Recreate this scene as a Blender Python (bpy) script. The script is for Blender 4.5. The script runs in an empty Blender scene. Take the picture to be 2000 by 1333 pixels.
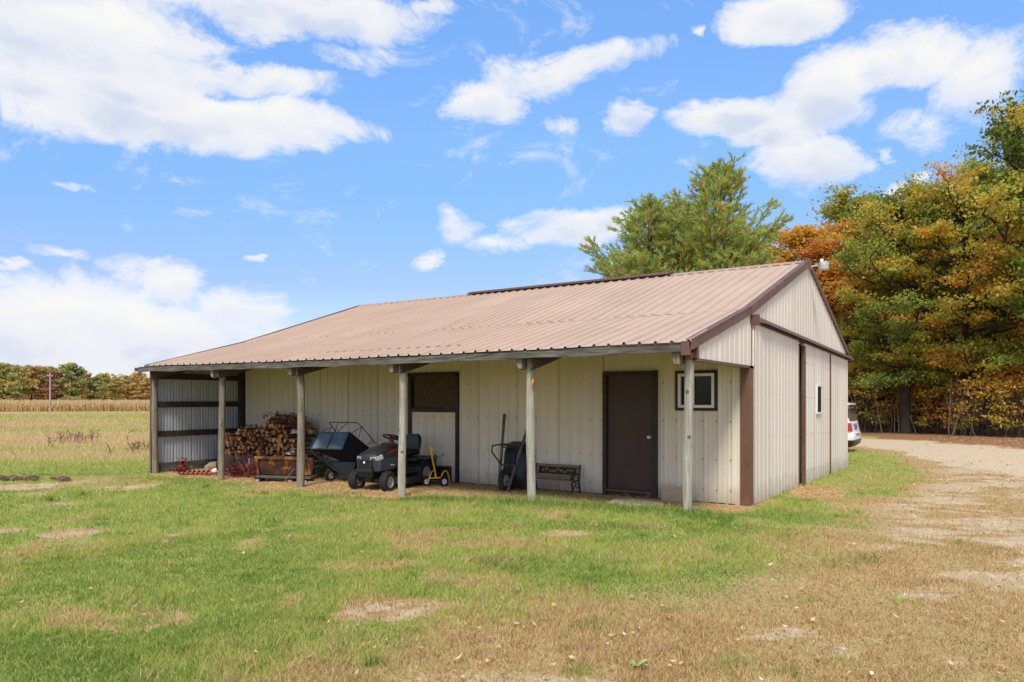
import bpy, bmesh, math, random
import numpy as np
from mathutils import Vector, Matrix, Euler

R = math.radians
PI = math.pi
scene = bpy.context.scene
COL = scene.collection
random.seed(7)

# ------------------------------------------------------------------ camera
CX, CY, CZ, YAW, FPX, HOR = 3.4926, -11.9448, 1.6219, 0.5937, 1440.16, 779.4
cam_data = bpy.data.cameras.new('camera')
cam_data.sensor_width = 36.0
cam_data.lens = FPX / 2000 * 36
cam_data.shift_y = (HOR - 666.5) / 2000
cam_data.clip_start = 0.05
cam_data.clip_end = 3000
cam = bpy.data.objects.new('camera', cam_data)
cam.location = (CX, CY, CZ)
cam.rotation_euler = (PI / 2, 0, YAW)
COL.objects.link(cam)
scene.camera = cam
RV = Vector((math.cos(YAW), math.sin(YAW), 0))
FV = Vector((-math.sin(YAW), math.cos(YAW), 0))
CV = Vector((CX, CY, CZ))


def ray(u, v):
    return FV + RV * ((u - 1000) / FPX) + Vector((0, 0, 1)) * ((HOR - v) / FPX)


def at_z(u, v, z):
    d = ray(u, v)
    return CV + d * ((z - CZ) / d.z)


def at_depth(u, v, dep):
    return CV + ray(u, v) * dep


# ------------------------------------------------------------------ sky, sun, exposure
SUN_EL, SUN_AZ = R(54), math.atan2(0.40, -0.92)      # azimuth measured from +Y towards +X
scene.view_settings.view_transform = 'Standard'
scene.view_settings.look = 'None'
scene.view_settings.gamma = 1
scene.view_settings.exposure = 1.3
scene.view_settings.use_curve_mapping = False

world = bpy.data.worlds.new('World')
scene.world = world
world.use_nodes = True
wt = world.node_tree
wt.nodes.clear()


def wn(kind, **kw):
    n = wt.nodes.new(kind)
    for k, v in kw.items():
        setattr(n, k, v)
    return n


def wmath(op, a, b=None, clamp=False, c=None):
    n = wn('ShaderNodeMath', operation=op, use_clamp=clamp)
    for i, s in enumerate((a, b, c)):
        if s is None:
            continue
        if isinstance(s, (int, float)):
            n.inputs[i].default_value = s
        else:
            wt.links.new(s, n.inputs[i])
    return n.outputs[0]


def wvec(op, a, b=None, c=None, out=0):
    n = wn('ShaderNodeVectorMath', operation=op)
    for i, s in enumerate((a, b, c)):
        if s is None:
            continue
        if isinstance(s, (tuple, list, Vector)):
            n.inputs[i].default_value = tuple(s)
        else:
            wt.links.new(s, n.inputs[i])
    return n.outputs[out]


def wramp(fac, stops, interp='EASE'):
    n = wn('ShaderNodeValToRGB')
    n.color_ramp.interpolation = interp
    els = n.color_ramp.elements
    while len(els) < len(stops):
        els.new(0.5)
    for e, (p, c) in zip(els, stops):
        e.position = p
        e.color = c if len(c) == 4 else (*c, 1)
    wt.links.new(fac, n.inputs[0])
    return n.outputs[0]


SKY_STRENGTH = 0.094
sky = wn('ShaderNodeTexSky', sky_type='NISHITA', sun_disc=False)
sky.sun_elevation = SUN_EL
sky.sun_rotation = SUN_AZ
sky.air_density = 1.0
sky.dust_density = 0.6
sky.ozone_density = 2.2
tc = wn('ShaderNodeTexCoord')
dirv = wvec('NORMALIZE', tc.outputs['Generated'])
dr = wvec('DOT_PRODUCT', dirv, RV, out=1)
df = wvec('DOT_PRODUCT', dirv, FV, out=1)
sep = wn('ShaderNodeSeparateXYZ')
wt.links.new(dirv, sep.inputs[0])
az = wmath('ARCTAN2', dr, df)
el = wmath('ARCSINE', sep.outputs[2])
comb = wn('ShaderNodeCombineXYZ')
wt.links.new(az, comb.inputs[0])
wt.links.new(el, comb.inputs[1])
# billowing noise in direction space, squashed a little towards the horizon
ndir = wvec('MULTIPLY', dirv, (1, 1, 1.7))


def wnoise(scale, detail, rough, off=(0, 0, 0), dist=0.0):
    n = wn('ShaderNodeTexNoise')
    n.inputs['Scale'].default_value = scale
    n.inputs['Detail'].default_value = detail
    n.inputs['Roughness'].default_value = rough
    n.inputs['Distortion'].default_value = dist
    wt.links.new(wvec('ADD', ndir, off), n.inputs['Vector'])
    return n


n_warp = wnoise(7.0, 5, 0.6)
n_edge = wnoise(8.0, 13, 0.72, (3, 1, 5), 0.7)
n_tone = wnoise(6.0, 6, 0.6, (7, 2, 1))
warp = wvec('SUBTRACT', n_warp.outputs['Color'], (0.5, 0.5, 0.5))
pos = wvec('MULTIPLY_ADD', warp, (0.16, 0.07, 0), comb.outputs[0])

CLOUDS = [  # centre and half sizes on the photograph (2000 wide), weight
    (150, 70, 270, 115, 1), (60, 150, 200, 60, 1), (560, 22, 320, 62, 1), (330, 232, 300, 72, 1.1), (560, 245, 200, 52, 1.0),
    (500, 150, 200, 42, .75), (690, 110, 90, 28, .55), (140, 235, 120, 50, .8), (255, 170, 160, 60, .9), (870, 22, 60, 20, .6),
    (1170, 118, 150, 42, .75), (1060, 155, 110, 44, .8), (950, 205, 80, 45, .8), (1095, 235, 40, 24, .45), (1250, 232, 80, 38, .9),
    (1530, 25, 150, 62, 1.1), (1640, 175, 130, 90, 1.1), (1780, 105, 150, 75, 1.0), (1450, 225, 120, 45, 1.1), (1520, 250, 90, 45, 1),
    (1570, 325, 100, 78, 1), (1930, 150, 120, 110, .85), (1800, 260, 110, 50, .6), (1700, 320, 22, 16, .6), (1790, 362, 26, 16, .6),
    (895, 450, 64, 40, .66), (845, 505, 34, 24, .6), (1110, 450, 125, 40, .75), (980, 490, 70, 24, .55), (1190, 430, 70, 30, .7),
    (490, 507, 24, 9, .7), (150, 362, 34, 10, .45), (60, 520, 40, 14, .5), (1355, 66, 24, 16, .6), (1720, 390, 40, 20, .5),
    (110, 650, 380, 110, .95), (300, 700, 420, 60, .8), (330, 545, 110, 40, .8), (460, 600, 130, 50, .65), (380, 660, 280, 60, .8), (10, 540, 30, 22, .6),
    (150, 505, 90, 12, .4),
]
total = None
under = None
for (u, v, ru, rv_, w) in CLOUDS:
    d = ray(u, v)
    a0 = math.atan2(d.dot(RV), d.dot(FV))
    e0 = math.atan2(d.z, math.hypot(d.x, d.y))
    d1 = ray(u + ru, v)
    ra = abs(math.atan2(d1.dot(RV), d1.dot(FV)) - a0)
    d2 = ray(u, v - rv_)
    re = abs(math.atan2(d2.z, math.hypot(d2.x, d2.y)) - e0)
    ra, re = ra * 1.12, re * 1.12
    q = wvec('MULTIPLY_ADD', pos, (1 / ra, 1 / re, 0), (-a0 / ra, -e0 / re, 0))
    g = wmath('SUBTRACT', 1.0, wvec('DOT_PRODUCT', q, q, out=1), True)
    g = wmath('MULTIPLY', g, 1.5 * w)
    sq = wn('ShaderNodeSeparateXYZ')
    wt.links.new(q, sq.inputs[0])
    lo_ = wmath('MULTIPLY', g, wmath('MULTIPLY_ADD', sq.outputs[1], -.5, c=.42, clamp=True))
    under = lo_ if under is None else wmath('MAXIMUM', under, lo_)
    total = g if total is None else wmath('MAXIMUM', wmath('MULTIPLY_ADD', g, 0.35, c=total), g)
# unseen cloud round the rest of the sky, thickened to add fill light
n_far = wnoise(3.2, 6, 0.55, (11, 4, 2))
away = wramp(wmath('DIVIDE', wmath('ABSOLUTE', az), PI), [(0.20, (0, 0, 0)), (0.30, (1, 1, 1))])
high = wramp(el, [(0.62, (0, 0, 0)), (0.85, (1, 1, 1))])
outside = wmath('MAXIMUM', away, high)
far_d = wmath('MULTIPLY', wmath('MULTIPLY_ADD', n_far.outputs[0], 4.5, c=-1.6, clamp=True), outside)
total = wmath('MAXIMUM', total, far_d)
dens = wmath('ADD', total, wmath('MULTIPLY_ADD', n_edge.outputs[0], 3.0, c=-1.60))
cover = wramp(wmath('MULTIPLY', dens, 0.8), [(0.05, (0, 0, 0)), (0.30, (.36, .36, .36)), (0.55, (.8, .8, .8)), (0.95, (1, 1, 1))], 'LINEAR')
shade_ = wmath('MULTIPLY_ADD', under, -.85, c=wmath('MULTIPLY_ADD', n_tone.outputs[0], 1.5, c=.22))
tone = wramp(shade_, [(0.15, (0.70, 0.77, 0.93)), (0.50, (0.90, 0.925, 0.98)), (0.80, (1.0, 0.995, 0.985))])
CLOUD_LUM = 0.385 / SKY_STRENGTH
tone_b = wvec('MULTIPLY', tone, (CLOUD_LUM, CLOUD_LUM, CLOUD_LUM))
air = wramp(el, [(0.0, (.66, .62, .74)), (0.15, (.57, .585, .78)), (0.27, (.62, .77, .95)), (0.33, (.72, .88, 1.06)), (0.5, (.80, 1.05, 1.24))], 'LINEAR')
sky_t = wvec('MULTIPLY', sky.outputs[0], air)
mix = wn('ShaderNodeMix', data_type='RGBA')
wt.links.new(cover, mix.inputs['Factor'])
wt.links.new(sky_t, mix.inputs[6])
wt.links.new(tone_b, mix.inputs[7])
bg = wn('ShaderNodeBackground')
bg.inputs['Strength'].default_value = SKY_STRENGTH
wt.links.new(mix.outputs[2], bg.inputs['Color'])
wo = wn('ShaderNodeOutputWorld')
wt.links.new(bg.outputs[0], wo.inputs[0])
world.cycles.sampling_method = 'MANUAL'
world.cycles.sample_map_resolution = 512

sun_data = bpy.data.lights.new('sun', 'SUN')
sun_data.energy = 1.5
sun_data.angle = R(14)
sun_data.color = (1.0, 0.95, 0.86)
sun = bpy.data.objects.new('sun', sun_data)
sd = Vector((math.sin(SUN_AZ) * math.cos(SUN_EL), math.cos(SUN_AZ) * math.cos(SUN_EL), math.sin(SUN_EL)))
sun.rotation_euler = sd.to_track_quat('Z', 'Y').to_euler()
sun.location = sd * 60
COL.objects.link(sun)

scene.cycles.max_bounces = 6
scene.cycles.diffuse_bounces = 3
scene.cycles.glossy_bounces = 3
scene.cycles.transmission_bounces = 4
scene.cycles.transparent_max_bounces = 6


# ------------------------------------------------------------------ materials
def lin(c):
    return tuple(c)


class NT:
    def __init__(self, name):
        self.m = bpy.data.materials.new(name)
        self.m.use_nodes = True
        self.t = self.m.node_tree
        self.b = self.t.nodes['Principled BSDF']
        self.tcn = self.t.nodes.new('ShaderNodeTexCoord')

    def n(self, kind, **kw):
        x = self.t.nodes.new(kind)
        for k, v in kw.items():
            setattr(x, k, v)
        return x

    def link(self, a, b):
        self.t.links.new(a, b)

    def noise(self, scale, detail=4, rough=0.55, stretch=(1, 1, 1), coord='Object'):
        mp = self.n('ShaderNodeMapping')
        mp.inputs['Scale'].default_value = stretch
        self.link(self.tcn.outputs[coord], mp.inputs[0])
        x = self.n('ShaderNodeTexNoise')
        x.inputs['Scale'].default_value = scale
        x.inputs['Detail'].default_value = detail
        x.inputs['Roughness'].default_value = rough
        self.link(mp.outputs[0], x.inputs['Vector'])
        return x.outputs[0]

    def ramp(self, fac, stops, interp='LINEAR'):
        x = self.n('ShaderNodeValToRGB')
        x.color_ramp.interpolation = interp
        els = x.color_ramp.elements
        while len(els) < len(stops):
            els.new(0.5)
        for e, (p, c) in zip(els, stops):
            e.position = p
            e.color = (*c, 1) if len(c) == 3 else c
        self.link(fac, x.inputs[0])
        return x.outputs[0]

    def mix(self, fac, a, b, blend='MIX'):
        x = self.n('ShaderNodeMix', data_type='RGBA', blend_type=blend)
        for s, i in ((fac, 0), (a, 6), (b, 7)):
            if isinstance(s, (int, float)):
                x.inputs[i].default_value = s
            elif isinstance(s, (tuple, list)):
                x.inputs[i].default_value = (*s, 1) if len(s) == 3 else s
            else:
                self.link(s, x.inputs[i])
        return x.outputs[2]

    def math(self, op, a, b=None, clamp=False):
        x = self.n('ShaderNodeMath', operation=op, use_clamp=clamp)
        for i, s in enumerate((a, b)):
            if s is None:
                continue
            if isinstance(s, (int, float)):
                x.inputs[i].default_value = s
            else:
                self.link(s, x.inputs[i])
        return x.outputs[0]

    def attr(self, name):
        return self.n('ShaderNodeAttribute', attribute_name=name).outputs['Fac']

    def bump(self, h, strength=0.3, dist=0.01):
        x = self.n('ShaderNodeBump')
        x.inputs['Strength'].default_value = strength
        x.inputs['Distance'].default_value = dist
        self.link(h, x.inputs['Height'])
        self.link(x.outputs[0], self.b.inputs['Normal'])

    def set(self, color=None, rough=None, metal=None, spec=None):
        if color is not None:
            if isinstance(color, (tuple, list)):
                self.b.inputs['Base Color'].default_value = (*color, 1)
            else:
                self.link(color, self.b.inputs['Base Color'])
        if rough is not None:
            if isinstance(rough, (int, float)):
                self.b.inputs['Roughness'].default_value = rough
            else:
                self.link(rough, self.b.inputs['Roughness'])
        if metal is not None:
            self.b.inputs['Metallic'].default_value = metal
        if spec is not None:
            self.b.inputs['Specular IOR Level'].default_value = spec
        return self.m


def plain(name, c, rough=0.6, metal=0.0, var=0.25, scale=6.0, stretch=(1, 1, 1), spec=0.4, bump=0.0, dirt=None):
    t = NT(name)
    n = t.noise(scale, 5, 0.6, stretch)
    lo = tuple(x * (1 - var) for x in c)
    hi = tuple(min(1, x * (1 + var)) for x in c)
    col = t.ramp(n, [(0.3, lo), (0.7, hi)])
    if dirt:
        n2 = t.noise(scale * 0.37, 6, 0.7)
        col = t.mix(t.ramp(n2, [(0.52, (0, 0, 0)), (0.72, (1, 1, 1))]), col, dirt)
    if bump:
        t.bump(n, bump, 0.01)
    return t.set(col, rough, metal, spec)


def wood(name, dark, light, scale=3.0, axis=2, rough=0.85, bump=0.5):
    t = NT(name)
    st = [9, 9, 9]
    st[axis] = 0.7
    n = t.noise(scale, 7, 0.62, st)
    n2 = t.noise(1.6, 4, 0.6)
    col = t.ramp(n, [(0.28, dark), (0.52, tuple((a + b) / 2 for a, b in zip(dark, light))), (0.75, light)])
    col = t.mix(t.ramp(n2, [(0.45, (0, 0, 0)), (0.75, (.5, .5, .5))]), col, dark)
    t.bump(n, bump, 0.01)
    return t.set(col, rough, 0, 0.25)


M = {}
M['roof'] = None


def roof_mat():
    t = NT('roof_steel')
    big = t.noise(0.55, 4, 0.6)
    st = t.noise(2.6, 5, 0.65, (6, .5, .5))
    oi = t.n('ShaderNodeObjectInfo')
    c = t.ramp(big, [(0.3, (0.45, 0.315, 0.225)), (0.7, (0.52, 0.365, 0.265))])
    c = t.mix(t.ramp(st, [(0.5, (0, 0, 0)), (0.8, (.45, .45, .45))]), c, (0.57, 0.40, 0.285))
    c = t.mix(1.0, c, t.ramp(oi.outputs['Random'], [(0.0, (.95, .95, .955)), (1.0, (1.03, 1.03, 1.025))]), 'MULTIPLY')
    run_ = t.noise(3.0, 6, 0.7, (7, .35, .35))
    c = t.mix(t.ramp(run_, [(0.56, (0, 0, 0)), (0.75, (.2, .2, .2))]), c, (0.30, 0.20, 0.14))
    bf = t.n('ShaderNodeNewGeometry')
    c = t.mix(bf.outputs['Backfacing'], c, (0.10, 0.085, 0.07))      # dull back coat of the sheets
    return t.set(c, 0.5, 0.0, 0.4)


def siding_mat(name, c, low):
    t = NT(name)
    st = t.noise(2.0, 6, 0.65, (8, 8, .5))
    big = t.noise(0.9, 4, 0.6)
    spots = t.noise(23.0, 3, 0.7, (1, 1, .45))
    col = t.ramp(big, [(0.3, tuple(x * .95 for x in c)), (0.7, c)])
    col = t.mix(t.ramp(st, [(0.55, (0, 0, 0)), (0.8, (.35, .35, .35))]), col, low)
    col = t.mix(t.ramp(spots, [(0.70, (0, 0, 0)), (0.76, (.55, .55, .55))]), col, (0.23, 0.19, 0.15))
    oi = t.n('ShaderNodeObjectInfo')
    col = t.mix(1.0, col, t.ramp(oi.outputs['Random'], [(0.0, (.94, .94, .94)), (1.0, (1.03, 1.03, 1.03))]), 'MULTIPLY')
    # mud splashed up from the ground and a few rust runs
    gp = t.n('ShaderNodeNewGeometry')
    sz_ = t.n('ShaderNodeSeparateXYZ')
    t.link(gp.outputs['Position'], sz_.inputs[0])
    hgt_ = t.math('ADD', sz_.outputs[2], t.math('MULTIPLY', t.math('SUBTRACT', t.noise(5.0, 5, 0.7), .5), .55))
    col = t.mix(t.ramp(t.math('ADD', t.math('MULTIPLY', hgt_, .8), .35), [(0.24, (.75, .75, .75)), (0.56, (0, 0, 0))]), col, (0.33, 0.255, 0.175))
    run = t.noise(4.0, 3, 0.6, (9, 9, .25))
    col = t.mix(t.ramp(run, [(0.68, (0, 0, 0)), (0.78, (.30, .30, .30))]), col, (0.33, 0.20, 0.12))
    return t.set(col, 0.55, 0, 0.3)


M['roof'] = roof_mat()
M['siding'] = siding_mat('almond_siding', (0.72, 0.645, 0.515), (0.58, 0.51, 0.40))
M['siding_end'] = siding_mat('almond_siding_weathered', (0.69, 0.62, 0.525), (0.58, 0.51, 0.43))
M['siding_back'] = plain('siding_back_primer', (0.42, 0.45, 0.47), 0.5, 0.1, 0.15, 3, (6, 6, .6))
M['trim'] = plain('brown_trim_steel', (0.145, 0.072, 0.046), 0.5, 0, 0.18, 5, (1, 1, .5), dirt=(0.17, 0.105, 0.08))
M['ridge'] = plain('ridge_cap_steel', (0.36, 0.25, 0.19), 0.5, 0, 0.1, 3)
M['darktrim'] = plain('dark_brown_trim', (0.030, 0.019, 0.016), 0.6, 0, 0.3, 8)
M['door'] = plain('brown_door_paint', (0.058, 0.031, 0.024), 0.5, 0, 0.16, 2.5, (1, 1, .5), spec=0.35, dirt=(0.075, 0.05, 0.04))
M['fascia'] = wood('weathered_grey_board', (0.03, 0.026, 0.022), (0.24, 0.215, 0.18), 4.5, 0)
M['post'] = wood('weathered_post', (0.22, 0.195, 0.145), (0.56, 0.53, 0.44), 3.2, 2)
M['post_old'] = wood('dark_weathered_post', (0.10, 0.08, 0.055), (0.36, 0.31, 0.235), 3.2, 2)
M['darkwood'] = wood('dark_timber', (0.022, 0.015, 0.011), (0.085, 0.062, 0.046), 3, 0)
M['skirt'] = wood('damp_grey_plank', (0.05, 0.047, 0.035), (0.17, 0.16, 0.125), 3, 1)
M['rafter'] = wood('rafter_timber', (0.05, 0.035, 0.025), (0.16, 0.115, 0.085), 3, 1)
M['osb'] = plain('strand_board', (0.085, 0.058, 0.036), 0.85, 0, 0.6, 28, (1, 1, 2), 0.2, 0.3, dirt=(0.035, 0.025, 0.018))
M['white'] = plain('white_paint', (0.74, 0.74, 0.71), 0.4, 0, 0.06, 4)
M['black'] = plain('black_steel', (0.012, 0.012, 0.013), 0.42, 0, 0.3, 6)
M['blackplastic'] = plain('black_plastic', (0.016, 0.016, 0.017), 0.36, 0, 0.2, 5, dirt=(0.04, 0.034, 0.028))
M['rubber'] = plain('tyre_rubber', (0.017, 0.016, 0.015), 0.8, 0, 0.35, 12, dirt=(0.075, 0.058, 0.04))
M['galv'] = plain('galvanised_metal', (0.52, 0.52, 0.50), 0.4, 0.55, 0.12, 8)
M['rim'] = plain('grey_rim', (0.36, 0.35, 0.33), 0.5, 0.2, 0.2, 9, dirt=(0.20, 0.15, 0.10))
M['whiterim'] = plain('white_rim', (0.72, 0.71, 0.68), 0.4, 0, 0.1, 9)
M['yellow'] = plain('yellow_paint', (0.90, 0.44, 0.015), 0.4, 0, 0.12, 8)
M['red'] = plain('red_plastic', (0.42, 0.03, 0.025), 0.4, 0, 0.15, 8)
M['rust'] = None
M['concrete'] = plain('pale_concrete', (0.66, 0.52, 0.37), 0.9, 0, 0.2, 7, bump=0.2, dirt=(0.40, 0.29, 0.18))
M['paver'] = plain('tan_paver', (0.46, 0.325, 0.215), 0.9, 0, 0.15, 14, bump=0.25)


def glass_mat(name, c, rough=0.05, spec=0.6):
    t = NT(name)
    n = t.noise(1.5, 3, 0.5)
    t.bump(n, 0.03, 0.02)
    t.set(c, rough, 0, spec)
    return t.m


M['clod'] = plain('dark_sod', (0.12, 0.065, 0.04), 0.95, 0, 0.5, 14, bump=0.5)
M['weed'] = plain('broad_weed_leaf', (0.28, 0.36, 0.12), 0.5, 0, 0.3, 12)
M['glass'] = glass_mat('dark_window_glass', (0.008, 0.008, 0.009), 0.12, .22)
M['carglass'] = glass_mat('car_glass_tan_reflection', (0.17, 0.12, 0.075), 0.06)  # tan base colour stands in for the reflection of trees and gravel


def rust_mat():
    t = NT('rusted_steel')
    n = t.noise(4.5, 7, 0.68)
    n2 = t.noise(2.2, 4, 0.6)
    c = t.ramp(n, [(0.34, (0.022, 0.012, 0.009)), (0.5, (0.075, 0.028, 0.014)), (0.66, (0.20, 0.07, 0.022)), (0.8, (0.22, 0.12, 0.07))])
    c = t.mix(t.ramp(n2, [(0.52, (0, 0, 0)), (0.64, (.9, .9, .9))]), c, (0.62, 0.20, 0.02))
    t.bump(n, 0.4, 0.006)
    return t.set(c, 0.75, 0.0, 0.35)


M['rust'] = rust_mat()
M['darkrust'] = plain('dark_rusted_disc', (0.026, 0.014, 0.011), 0.8, 0, 0.5, 9, dirt=(0.06, 0.026, 0.016))
M['redrust'] = plain('faded_red_paint', (0.30, 0.055, 0.03), 0.6, 0, 0.35, 11, dirt=(0.14, 0.06, 0.035))


def hopper_mat():
    t = NT('blue_grey_galvanised_panel')
    n = t.noise(3.5, 5, 0.55)
    c = t.ramp(n, [(0.35, (0.022, 0.04, 0.055)), (0.55, (0.06, 0.10, 0.135)), (0.75, (0.15, 0.20, 0.24))])
    return t.set(c, 0.38, 0.2, 0.5)


M['hopper'] = hopper_mat()
M['fabric'] = plain('black_canvas', (0.006, 0.006, 0.0065), 0.85, 0, 0.3, 9)
M['tractor'] = plain('charcoal_hood_plastic', (0.020, 0.021, 0.024), 0.38, 0, 0.15, 5, dirt=(0.045, 0.043, 0.04))
M['tractorblue'] = plain('slate_hood_paint', (0.050, 0.058, 0.078), 0.3, 0, 0.12, 5)
M['lens'] = plain('headlight_lens', (0.36, 0.35, 0.32), 0.15, 0, 0.1, 9)
M['carwhite'] = plain('white_car_paint', (0.80, 0.79, 0.76), 0.22, 0, 0.02, 2, spec=0.5)
M['taillight'] = plain('red_lamp_lens', (0.45, 0.008, 0.010), 0.15, 0, 0.1, 20, spec=0.6)
M['plate'] = plain('licence_plate', (0.10, 0.16, 0.15), 0.4, 0, 0.4, 30)
M['benchwood'] = wood('weathered_bench_slat', (0.12, 0.085, 0.05), (0.32, 0.235, 0.15), 3, 0)
M['pole'] = wood('grey_utility_pole', (0.24, 0.22, 0.19), (0.45, 0.42, 0.37), 2, 2)
M['bark'] = wood('bark', (0.024, 0.019, 0.014), (0.105, 0.083, 0.063), 5, 2, 0.95, 0.8)
M['twig'] = plain('dry_twig', (0.15, 0.11, 0.075), 0.9, 0, 0.3, 8)
M['tarpwhite'] = plain('white_plastic_bag', (0.75, 0.75, 0.74), 0.4, 0, 0.1, 9)
M['lamp_shade'] = plain('ribbed_lamp_refractor', (0.52, 0.50, 0.45), 0.25, 0, 0.1, 20)
M['orange'] = plain('orange_ribbon', (0.75, 0.22, 0.02), 0.6, 0, 0.2, 9)


def leaf_mat(name, stops, trans=0.35, use_obj=True):
    t = NT(name)
    a = t.attr('tint')
    if use_obj:
        oi = t.n('ShaderNodeObjectInfo')
        s = t.n('ShaderNodeSeparateColor')
        t.link(oi.outputs['Color'], s.inputs[0])
        a = t.math('ADD', a, t.math('SUBTRACT', s.outputs[0], 0.5), True)
    c = t.ramp(a, stops)
    t.set(c, 0.6, 0, 0.25)
    tr = t.n('ShaderNodeBsdfTranslucent')
    t.link(c, tr.inputs['Color'])
    ms = t.n('ShaderNodeMixShader')
    ms.inputs[0].default_value = trans
    t.link(t.b.outputs[0], ms.inputs[1])
    t.link(tr.outputs[0], ms.inputs[2])
    out = [n for n in t.t.nodes if n.bl_idname == 'ShaderNodeOutputMaterial'][0]
    t.link(ms.outputs[0], out.inputs[0])
    return t.m


M['leaf'] = leaf_mat('autumn_leaves', [(0.0, (0.14, 0.20, 0.04)), (0.2, (0.31, 0.36, 0.06)), (0.42, (0.56, 0.49, 0.075)),
                                       (0.62, (0.76, 0.48, 0.08)), (0.8, (0.74, 0.32, 0.06)), (1.0, (0.48, 0.18, 0.07))], 0.48)
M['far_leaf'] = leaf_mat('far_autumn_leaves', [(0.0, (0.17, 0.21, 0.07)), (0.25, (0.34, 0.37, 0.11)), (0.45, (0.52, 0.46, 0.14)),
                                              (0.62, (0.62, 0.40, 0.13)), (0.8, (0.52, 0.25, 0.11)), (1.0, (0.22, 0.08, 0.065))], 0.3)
M['needle'] = leaf_mat('pine_needles', [(0.0, (0.27, 0.37, 0.10)), (0.3, (0.46, 0.53, 0.135)), (0.55, (0.58, 0.56, 0.13)),
                                        (0.75, (0.62, 0.38, 0.09)), (1.0, (0.66, 0.30, 0.06))], 0.35)
M['vine'] = leaf_mat('creeper_leaves', [(0.0, (0.06, 0.03, 0.02)), (0.35, (0.13, 0.025, 0.022)), (0.7, (0.34, 0.05, 0.065)), (1.0, (0.44, 0.12, 0.08))], 0.25, False)
M['grass'] = leaf_mat('grass_blades', [(0.0, (0.17, 0.27, 0.05)), (0.25, (0.38, 0.44, 0.09)), (0.5, (0.56, 0.51, 0.15)),
                                       (0.70, (0.68, 0.51, 0.26)), (0.88, (0.50, 0.29, 0.135)), (1.0, (0.34, 0.17, 0.08))], 0.38, False)
M['corn'] = leaf_mat('dry_corn', [(0.0, (0.46, 0.33, 0.15)), (0.5, (0.68, 0.50, 0.24)), (1.0, (0.78, 0.60, 0.33))], 0.3, False)
M['fallen'] = leaf_mat('fallen_leaves', [(0.0, (0.17, 0.075, 0.035)), (0.4, (0.42, 0.21, 0.08)), (0.75, (0.62, 0.42, 0.20)), (1.0, (0.72, 0.58, 0.36))], 0.1, False)
M['crumb'] = leaf_mat('soil_crumbs', [(0.0, (0.20, 0.13, 0.08)), (0.6, (0.46, 0.34, 0.21)), (1.0, (0.62, 0.52, 0.40))], 0.0, False)
M['straw'] = leaf_mat('straw_stalks', [(0.0, (0.36, 0.20, 0.08)), (0.5, (0.62, 0.42, 0.18)), (1.0, (0.80, 0.62, 0.33))], 0.1, False)


def log_end_mat():
    t = NT('split_log_end')
    oi = t.n('ShaderNodeObjectInfo')
    n = t.noise(14, 5, 0.6)
    c1 = t.ramp(oi.outputs['Random'], [(0.0, (0.18, 0.065, 0.028)), (0.3, (0.46, 0.18, 0.06)), (0.65, (0.60, 0.31, 0.12)), (0.88, (0.74, 0.47, 0.22)), (1, (0.36, 0.10, 0.045))])
    c = t.mix(t.ramp(n, [(0.4, (0, 0, 0)), (0.7, (.6, .6, .6))]), c1, (0.22, 0.115, 0.05))
    t.bump(n, 0.4, 0.01)
    return t.set(c, 0.85, 0, 0.2)


M['logend'] = log_end_mat()
M['logbark'] = plain('log_bark', (0.065, 0.042, 0.03), 0.95, 0, 0.5, 18, bump=0.6)


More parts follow.
